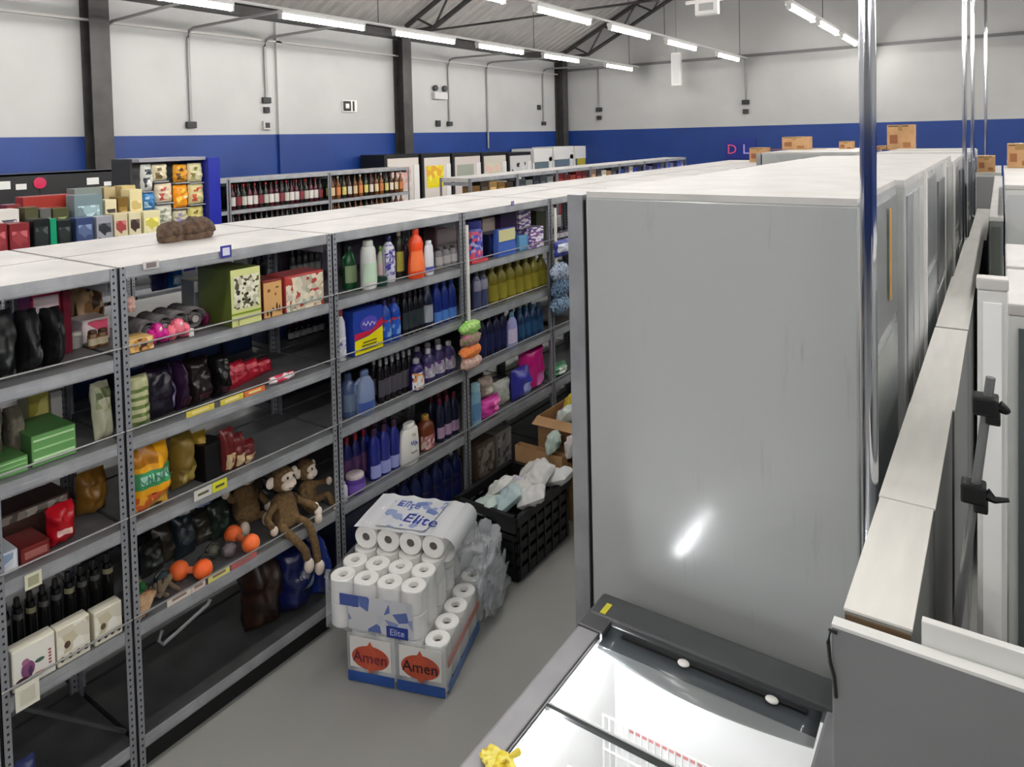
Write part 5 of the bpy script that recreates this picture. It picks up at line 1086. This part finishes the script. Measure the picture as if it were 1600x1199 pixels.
for k, (x, y) in enumerate(((-2.26, 3.63), (-2.14, 3.655))):
    mk_pouch('nappy_pack', ['pale green white package resting behind the crate', 'white pink package resting behind the crate'][k], 'package', None, .14, .12, .08, gl([(206, 224, 214), (230, 222, 220)][k], .35), (x, y, .445), [(.2, .8, .2, .75, gl([(150, 190, 176), (226, 190, 180)][k], .35))], 140+k, .3, .3)

# ------------------------------------------------------------------ background: island with tins and pet food, rows of bottles, coolers
BX = -5.7
shelfs = lambda label, xf, y0, y1, decks, grp, **k: shelf_unit(label, xf, y0, y1, 1, grp, decks=decks, rail=False, **k)
BD = [1.55, 1.2, .8, .4, .14]
for k in range(3): shelfs('low grey display unit under the tins and cartons, '+['left part', 'middle part', 'right part'][k], BX, 1.2+k*.86, 2.05+k*.86, BD, 'display units under the tins')
def back_item(kind, p0, p1, pt, X, zb, label, **k):
    y0 = on_x(p0, pt, X).y; y1 = on_x(p1, pt, X).y; h = on_x((p0+p1)/2, pt, X).z-zb
    W = (y1-y0)*.98
    if kind == 'box': return mk_box(k.pop('name', 'product_box'), label, k.pop('cat', 'box'), k.pop('group', None), W, h, k.pop('dep', .14), k.pop('body'), (X-.07, (y0+y1)/2, zb), **k)
z0 = BD[0]+.002
L1 = [(-16, 11, 350, 'maroon tea carton at the photo edge', (120, 36, 42), (140, 50, 56)), (14, 46, 349, 'maroon tea carton beside the green ones', (120, 36, 42), (140, 50, 56)),
      (52, 77, 342, 'black carton with green sides, left one', (20, 26, 26), (26, 34, 32)), (89, 111, 344, 'black carton with green edge and white badge', (20, 26, 26), (30, 40, 38)),
      (78, 88, 342, 'narrow bright green carton between black ones', (20, 140, 100), None), (118, 146, 340, 'steel blue carton in the front tier', (50, 66, 104), (80, 96, 130)), (150, 176, 338, 'silver grey carton with a dark square', (150, 152, 160), (40, 42, 50)),
      (178, 199, 334, 'cream carton with small red print in the front tier', (206, 196, 160), (150, 60, 60)), (201, 220, 332, 'cream carton with dark bird print in the front tier', (214, 206, 170), (60, 44, 40)), (224, 250, 330, 'cream and yellow carton in the front tier', (222, 214, 170), (200, 190, 80))]
for a, b, tp, lb, c, c2 in L1:
    back_item('box', a, b, tp, BX-.02, z0, lb, body=gl(c), panel=printed([c2, tuple(min(255, v+50) for v in c2), c], 22) if c2 else None, pr=(.12, .88, .3, .8))
G().box(0, .01, 0, .01, 0, .01)
L2 = [(-10, 30, 328, 'white carton with dark lettering, middle tier', (214, 212, 206), (60, 60, 70)), (38, 60, 324, 'olive green carton left of the grey tin', (70, 70, 44), (90, 96, 60)), (62, 80, 326, 'pale topped grey tin, middle tier', (90, 90, 88), (180, 176, 150)), (82, 108, 325, 'olive green carton right of the grey tin', (70, 72, 44), (100, 110, 60)),
      (115, 160, 304, 'grey blue tin with pale picture', (112, 130, 136), (150, 176, 180)), (164, 182, 312, 'cream and black carton in the middle tier', (216, 206, 170), (50, 40, 36)), (184, 200, 308, 'dark mustard carton in the middle tier', (110, 84, 34), (140, 110, 50)), (202, 222, 296, 'cream carton with fruit print in the middle tier', (220, 208, 160), (190, 170, 110))]
for a, b, tp, lb, c, c2 in L2:
    back_item('box', a, b, tp, BX-.19, z0, lb, body=gl(c), panel=printed([c2, c, tuple(min(255, v+40) for v in c2)], 18), pr=(.12, .88, .25, .8))
L3 = [(35, 112, 306, 'wide brick red carton topmost of the pile', (150, 46, 36), (176, 84, 66)), (10, 33, 320, 'pink and maroon flat carton of the pile', (110, 36, 40), (190, 150, 150)), (116, 160, 294, 'grey carton with pale lid of the pile', (120, 128, 124), (200, 205, 190)), (162, 180, 292, 'tan carton of the rear tier', (176, 160, 120), (150, 140, 100)), (190, 212, 290, 'buff carton of the rear tier', (196, 176, 120), (120, 90, 60))]
for a, b, tp, lb, c, c2 in L3:
    back_item('box', a, b, tp, BX-.36, z0, lb, body=gl(c), panel=gl(c2), pr=(.25, .75, .5, .8))
# pet food column cartons
PF = [(225, 242, 256, 300, (210, 212, 206), (50, 60, 70), 'white and black bag high left in the pet food column'), (243, 266, 256, 284, (222, 214, 180), (110, 90, 60), 'cream bag, top of the left pair'), (276, 297, 256, 286, (214, 150, 40), (90, 60, 30), 'orange bag, top of the right pair'), (298, 321, 254, 286, (220, 212, 170), (140, 140, 80), 'cream bag, top right corner'),
      (226, 246, 300, 330, (60, 130, 190), (170, 205, 225), 'sky blue bag in the pet food column'), (247, 274, 286, 318, (222, 206, 180), (180, 70, 60), 'cream bag with red print in the pet food column'), (276, 298, 288, 326, (236, 150, 20), (240, 190, 60), 'bright orange bag in the pet food column'), (299, 323, 286, 320, (214, 206, 150), (190, 80, 50), 'cream bag with red and green print'),
      (247, 274, 320, 352, (206, 206, 190), (120, 130, 110), 'lowest cream bag left in the pet food column'), (276, 298, 328, 352, (196, 190, 160), (140, 130, 170), 'lowest beige bag in the pet food column'), (299, 323, 322, 352, (206, 196, 120), (120, 100, 40), 'lowest yellow bag right in the pet food column'), (226, 246, 332, 352, (120, 130, 140), (60, 60, 60), 'lowest grey bag in the pet food column')]
PX = -6.2
yA = on_x(222, 300, PX).y; yB = on_x(326, 300, PX).y
# stand : four shelves, blue right side
t = thing('display_stand', 'tall pet food stand with a blue right side panel', 'shelf', (PX-.25, (yA+yB)/2, 0)); hw = (yB-yA)/2; Ht = on_x(290, 246, PX).z
G().box(-.22, .22, hw, hw+.02, 0, Ht).box(.22, .26, hw-.0, hw+.12, 0, Ht-.01).build('side_panel', gl((30, 40, 150)), t); G().box(-.22, .1, -hw-.02, -hw, 0, Ht).build('side_panel', DKGREY, t); G().box(-.22, .22, -hw, hw, Ht-.03, Ht).build('top_panel', gl((150, 150, 160)), t); G().box(-.24, -.22, -hw, hw, 0, Ht-.04).build('back_panel', STEEL, t)
zsh = {256: 286, 254: 286}
for a, b, tpy, bty, c, c2, lb in PF:
    zt_ = on_x((a+b)/2, tpy, PX-.02).z; zb_ = on_x((a+b)/2, bty, PX-.02).z; y0 = on_x(a, tpy, PX-.02).y; y1 = on_x(b, tpy, PX-.02).y
    mk_pouch('pet_food_bag', lb, 'bag', 'bags on the pet food stand', (y1-y0)*1.0, (zt_-zb_)-.012, .1, gl(c), (PX-.09, (y0+y1)/2, zb_+.006), [(.12, .88, .15, .5, printed([c2, c, (226, 222, 206)], 18)), (.2, .8, .62, .82, printed([c2, (60, 50, 44), c], 22))], a)
    G().box(-.05-(-.0), .07, (y0+y1)/2-(yA+yB)/2-(y1-y0)/2, (y0+y1)/2-(yA+yB)/2+(y1-y0)/2, zb_-.006, zb_+.004).xf(Matrix.Translation((.13, 0, 0))).build('stand_shelf', STEEL, t)
# black wall display behind with small tags
WXB = -8.55
t = thing('wall_display', 'long black wall display rack behind the tins', 'shelf', (WXB, 1.5, 0)); yE = on_x(232, 262, WXB).y; zH = on_x(120, 268, WXB).z
DK = mat((26, 26, 28), .5)
G().box(-.5, -.46, 0, yE-1.5, 0, zH).build('back_panel', DK, t); 
for z in (zH-.02, zH-.42, zH-.82, .6, .1): G().box(-.46, 0, 0, yE-1.5, z, z+.02).build('shelf', DK if z < zH-.1 else mat((90, 92, 96), .4), t)
G().box(-.012, 0, 0, yE-1.5, zH-.34, zH).build('header_board', DK, t)
for k in range(4): G().box(-.46, -.012, k*(yE-1.52)/3, k*(yE-1.52)/3+.02, 0, zH-.02).build('upright', DK, t)
for k in range(10):
    yy = 1.7+k*(yE-2.0)/9; mk_box('product_box', 'dark glossy boxed item on the black wall rack, '+ordn[k]+' from the left', 'box', 'dark boxes on the black wall rack', .2, .22+.04*(k % 3), .2, gl([(24, 26, 30), (36, 30, 28), (20, 34, 36)][k % 3]), (WXB-.15, yy, zH-.398), gl([(40, 44, 48), (60, 46, 40), (34, 54, 56)][k % 3]))
for k, (px, py, s) in enumerate(((4, 290, .14), (33, 292, .1), (145, 283, .13), (168, 287, .08))):
    p = on_x(px, py, WXB+.001); o = thing('price_holder', 'white tag on the black wall rack, '+ordn[k]+' from the left', 'price tag', p); G().box(0, .004, -s/2, s/2, -s*.3, s*.3).build('card', gl((225, 225, 222)), o)
p = on_x(62, 286, WXB+.001); o = thing('round_sign', 'small round crimson sign on the black wall rack', 'sign', p); G().lathe([(.001, 0), (.1, 0), (.1, .016), (.001, .02)], 20).xf(Matrix.Rotation(PI/2, 4, 'Y')).xf(Matrix.Scale(.62, 4)).build('disc', gl((190, 40, 80)), o, True); G().tube([(.004, 0, -.06), (.004, 0, -.2)], .004, 6).build('stem', DK, o)
# wine shelves
WN = -8.1; yw = [on_x(px, 270, WN).y for px in (340, 357, 515, 640, 690)]
units = [(4.4, yw[1]-.01), (yw[1], yw[2]-.01), (yw[2], yw[3]-.01)]
WD = [1.905, 1.50, 1.14, .78, .42, .14]
wine_units = [shelfs('white topped shelving unit of bottles along the left wall, '+['left', 'middle', 'right'][k]+' part', WN, a, b, WD, 'bottle shelving units') for k, (a, b) in enumerate(units)]
for k, (a, b) in enumerate(units):
    G().box(-.44, -.43, .02, b-a-.02, .15, 1.86).build('back_panel', mat((30, 28, 30), .6), wine_units[k])
random.seed(5)
def brow(y0, y1, X, z, n, cols, h, grp, label, w=None, name='wine_bottle'):
    protos = {}
    for k in range(n):
        c = cols[k % len(cols)] if callable(getattr(cols, 'index', None)) else cols[k % len(cols)]
        w_ = w or min(.078, (y1-y0)/n*.9); loc = (X, y0+(k+.5)*(y1-y0)/n, z)
        lb = label+', '+(f'{k+1}th' if k > 11 else ordn[k])+' from the left'
        if c not in protos: protos[c] = mk_bottle(name, lb, 'bottle', grp, w_, h, w_, gl(c[0], .2), gl(c[1], .3), gl(c[2], .5), 'wine', loc, (.15, .5))
        else: dup(protos[c], loc, None, lb, grp)
RW = [((60, 14, 22), (150, 30, 34), (200, 196, 190)), ((30, 28, 30), (30, 30, 30), (120, 40, 50)), ((26, 34, 28), (170, 40, 40), (190, 186, 176)), ((70, 16, 30), (20, 20, 20), (214, 210, 204))]
AM = [((90, 52, 26), (60, 40, 30), (214, 190, 150)), ((120, 74, 36), (200, 196, 180), (196, 120, 70)), ((40, 44, 30), (40, 40, 40), (206, 190, 110)), ((60, 34, 26), (110, 30, 30), (206, 200, 190))]
for lv, zz in ((0, WD[1]), (1, WD[2])):
    brow(units[1][0]+.06, units[1][1]-.06, WN-.09, zz+.002, 18, RW if lv == 0 else [RW[1], RW[2]], .32 if lv else .33, 'wine bottles', ['front wine bottle of the upper row', 'front wine bottle of the lower row'][lv]+' in the middle wall unit')
    brow(units[1][0]+.08, units[1][1]-.06, WN-.2, zz+.002, 16, [RW[1], RW[0]], .33, 'rear wine bottles', ['rear wine bottle of the upper row', 'rear wine bottle of the lower row'][lv]+' in the middle wall unit')
    brow(units[2][0]+.06, units[2][1]-.06, WN-.09, zz+.002, 14, AM, .34, 'amber spirit bottles', ['front spirit bottle of the upper row', 'front spirit bottle of the lower row'][lv]+' in the right wall unit')
    brow(units[2][0]+.06, units[2][1]-.06, WN-.2, zz+.002, 12, [AM[2], AM[0]], .33, 'rear spirit bottles', ['rear spirit bottle of the upper row', 'rear spirit bottle of the lower row'][lv]+' in the right wall unit')
brow(units[0][0]+.3, units[0][1]-.05, WN-.09, WD[1]+.002, 8, [((70, 66, 40), (200, 196, 150), (150, 140, 90)), ((30, 34, 40), (60, 60, 60), (60, 70, 100))], .3, 'bottles in the left wall unit', 'bottle on the upper shelf of the left wall unit')
# display coolers along the wall
def cooler(label, p0, p1, ptop, X, body, poster, pcol=None, hood=None, grp='wall display coolers'):
    y0 = on_x(p0, ptop, X).y; y1 = on_x(p1, ptop, X).y; H = on_x((p0+p1)/2, ptop, X).z; t = thing('display_cooler', label, 'cooler', (X-.3, (y0+y1)/2, 0), 0, grp); w = (y1-y0)/2
    G().box(-.3, .27, -w+.005, w-.005, .06, H).build('cabinet', body, t)
    G().box(-.25, .25, -w+.03, w-.03, 0, .06).build('plinth_or_gap_shade', BLACK, t)
    G().box(.27, .285, -w+.16*w, w-.06*w, .3, H-.07).build('poster_panel', poster, t)
    if pcol: G().box(.285, .29, -w*.72, w*.45, H-.62, H-.22).build('picture_print', pcol, t)
    G().box(.285, .30, w*.62, w*.94, .5, H-.2).build('side_poster', gl((228, 226, 224)), t)
    if hood: G().box(.27, .3, -w+.005, w-.005, H-.3, H-.0).build('sign_hood', hood, t)
    return t
CXX = -8.55
LT = gl((214, 206, 198))
cooler('dark framed cooler with a pale pink poster, first beside the bottles', 602, 656, 241, CXX, DK, LT, printed([(214, 190, 180), (226, 214, 206), (206, 160, 150)], 8))
cooler('dark framed cooler with a bright yellow poster', 660, 705, 240, CXX, DK, LT, printed([(230, 210, 40), (240, 226, 90), (226, 170, 60), (220, 204, 50)], 9))
cooler('dark framed cooler with a grey screen poster', 708, 752, 239, CXX, DK, gl((206, 196, 190)), gl((160, 164, 150)))
cooler('dark framed cooler with a cream poster', 754, 792, 238, CXX, DK, gl((206, 200, 186)), printed([(216, 206, 180), (226, 190, 180), (206, 210, 180)], 9))
cooler('dark framed cooler with white and black poster', 795, 831, 238, CXX, DK, gl((206, 204, 200)), printed([(214, 214, 212), (60, 60, 60), (206, 206, 204)], 7))
cooler('white hooded glass cooler, left one of three', 834, 863, 232, CXX, WHITE, mat((104, 120, 126), .15), None, WHITE)
cooler('white hooded glass cooler, middle one of three', 865, 896, 229, CXX, WHITE, mat((104, 120, 134), .15), None, WHITE)
cooler('white hooded glass cooler with a yellow band, right one of three', 898, 928, 228, CXX, WHITE, mat((90, 100, 96), .15), gl((190, 176, 60)), WHITE)
# third row of shelves, centre back
RX = -5.0; ra = on_x(735, 275, RX).y; rn = 7; rb = 13.2
RDK = [1.90, 1.55, 1.2, .85, .5, .14]
for k in range(rn):
    a = ra+(rb-ra)*k/rn; b = ra+(rb-ra)*(k+1)/rn-.006
    shelfs('grey shelving unit of the centre back row, '+ordn[k]+' from the left', RX, a, b, RDK, 'centre back shelving units')
    cols = [[(120, 90, 50), (60, 50, 40), (160, 130, 80)], [(60, 66, 70), (120, 124, 124), (40, 44, 50)], [(110, 34, 28), (90, 40, 30), (140, 60, 40)], [(150, 120, 90), (60, 60, 60), (190, 180, 160)], [(40, 60, 140), (60, 60, 80), (160, 150, 140)], [(50, 60, 120), (90, 90, 110), (40, 40, 60)], [(60, 80, 160), (110, 110, 130), (50, 50, 70)]][k]
    for lv in (1, 2):
        for q in range(5):
            ww = (b-a-.1)/5; h = .25+.018*((q*7+k) % 4); c = cols[q % 3]
            mk_box('product_box', f'small packaged product, {ordn[q]} from the left on {"upper" if lv == 1 else "second"} shelf of the {ordn[k]} centre back unit', 'box', 'packages in the centre back row', ww*.92, h, .14, gl(c), (RX-.1, a+.05+(q+.5)*ww, RDK[lv]+.002), gl(tuple(min(255, int(v*1.3+20)) for v in c)), pr=(.15, .85, .35, .75))
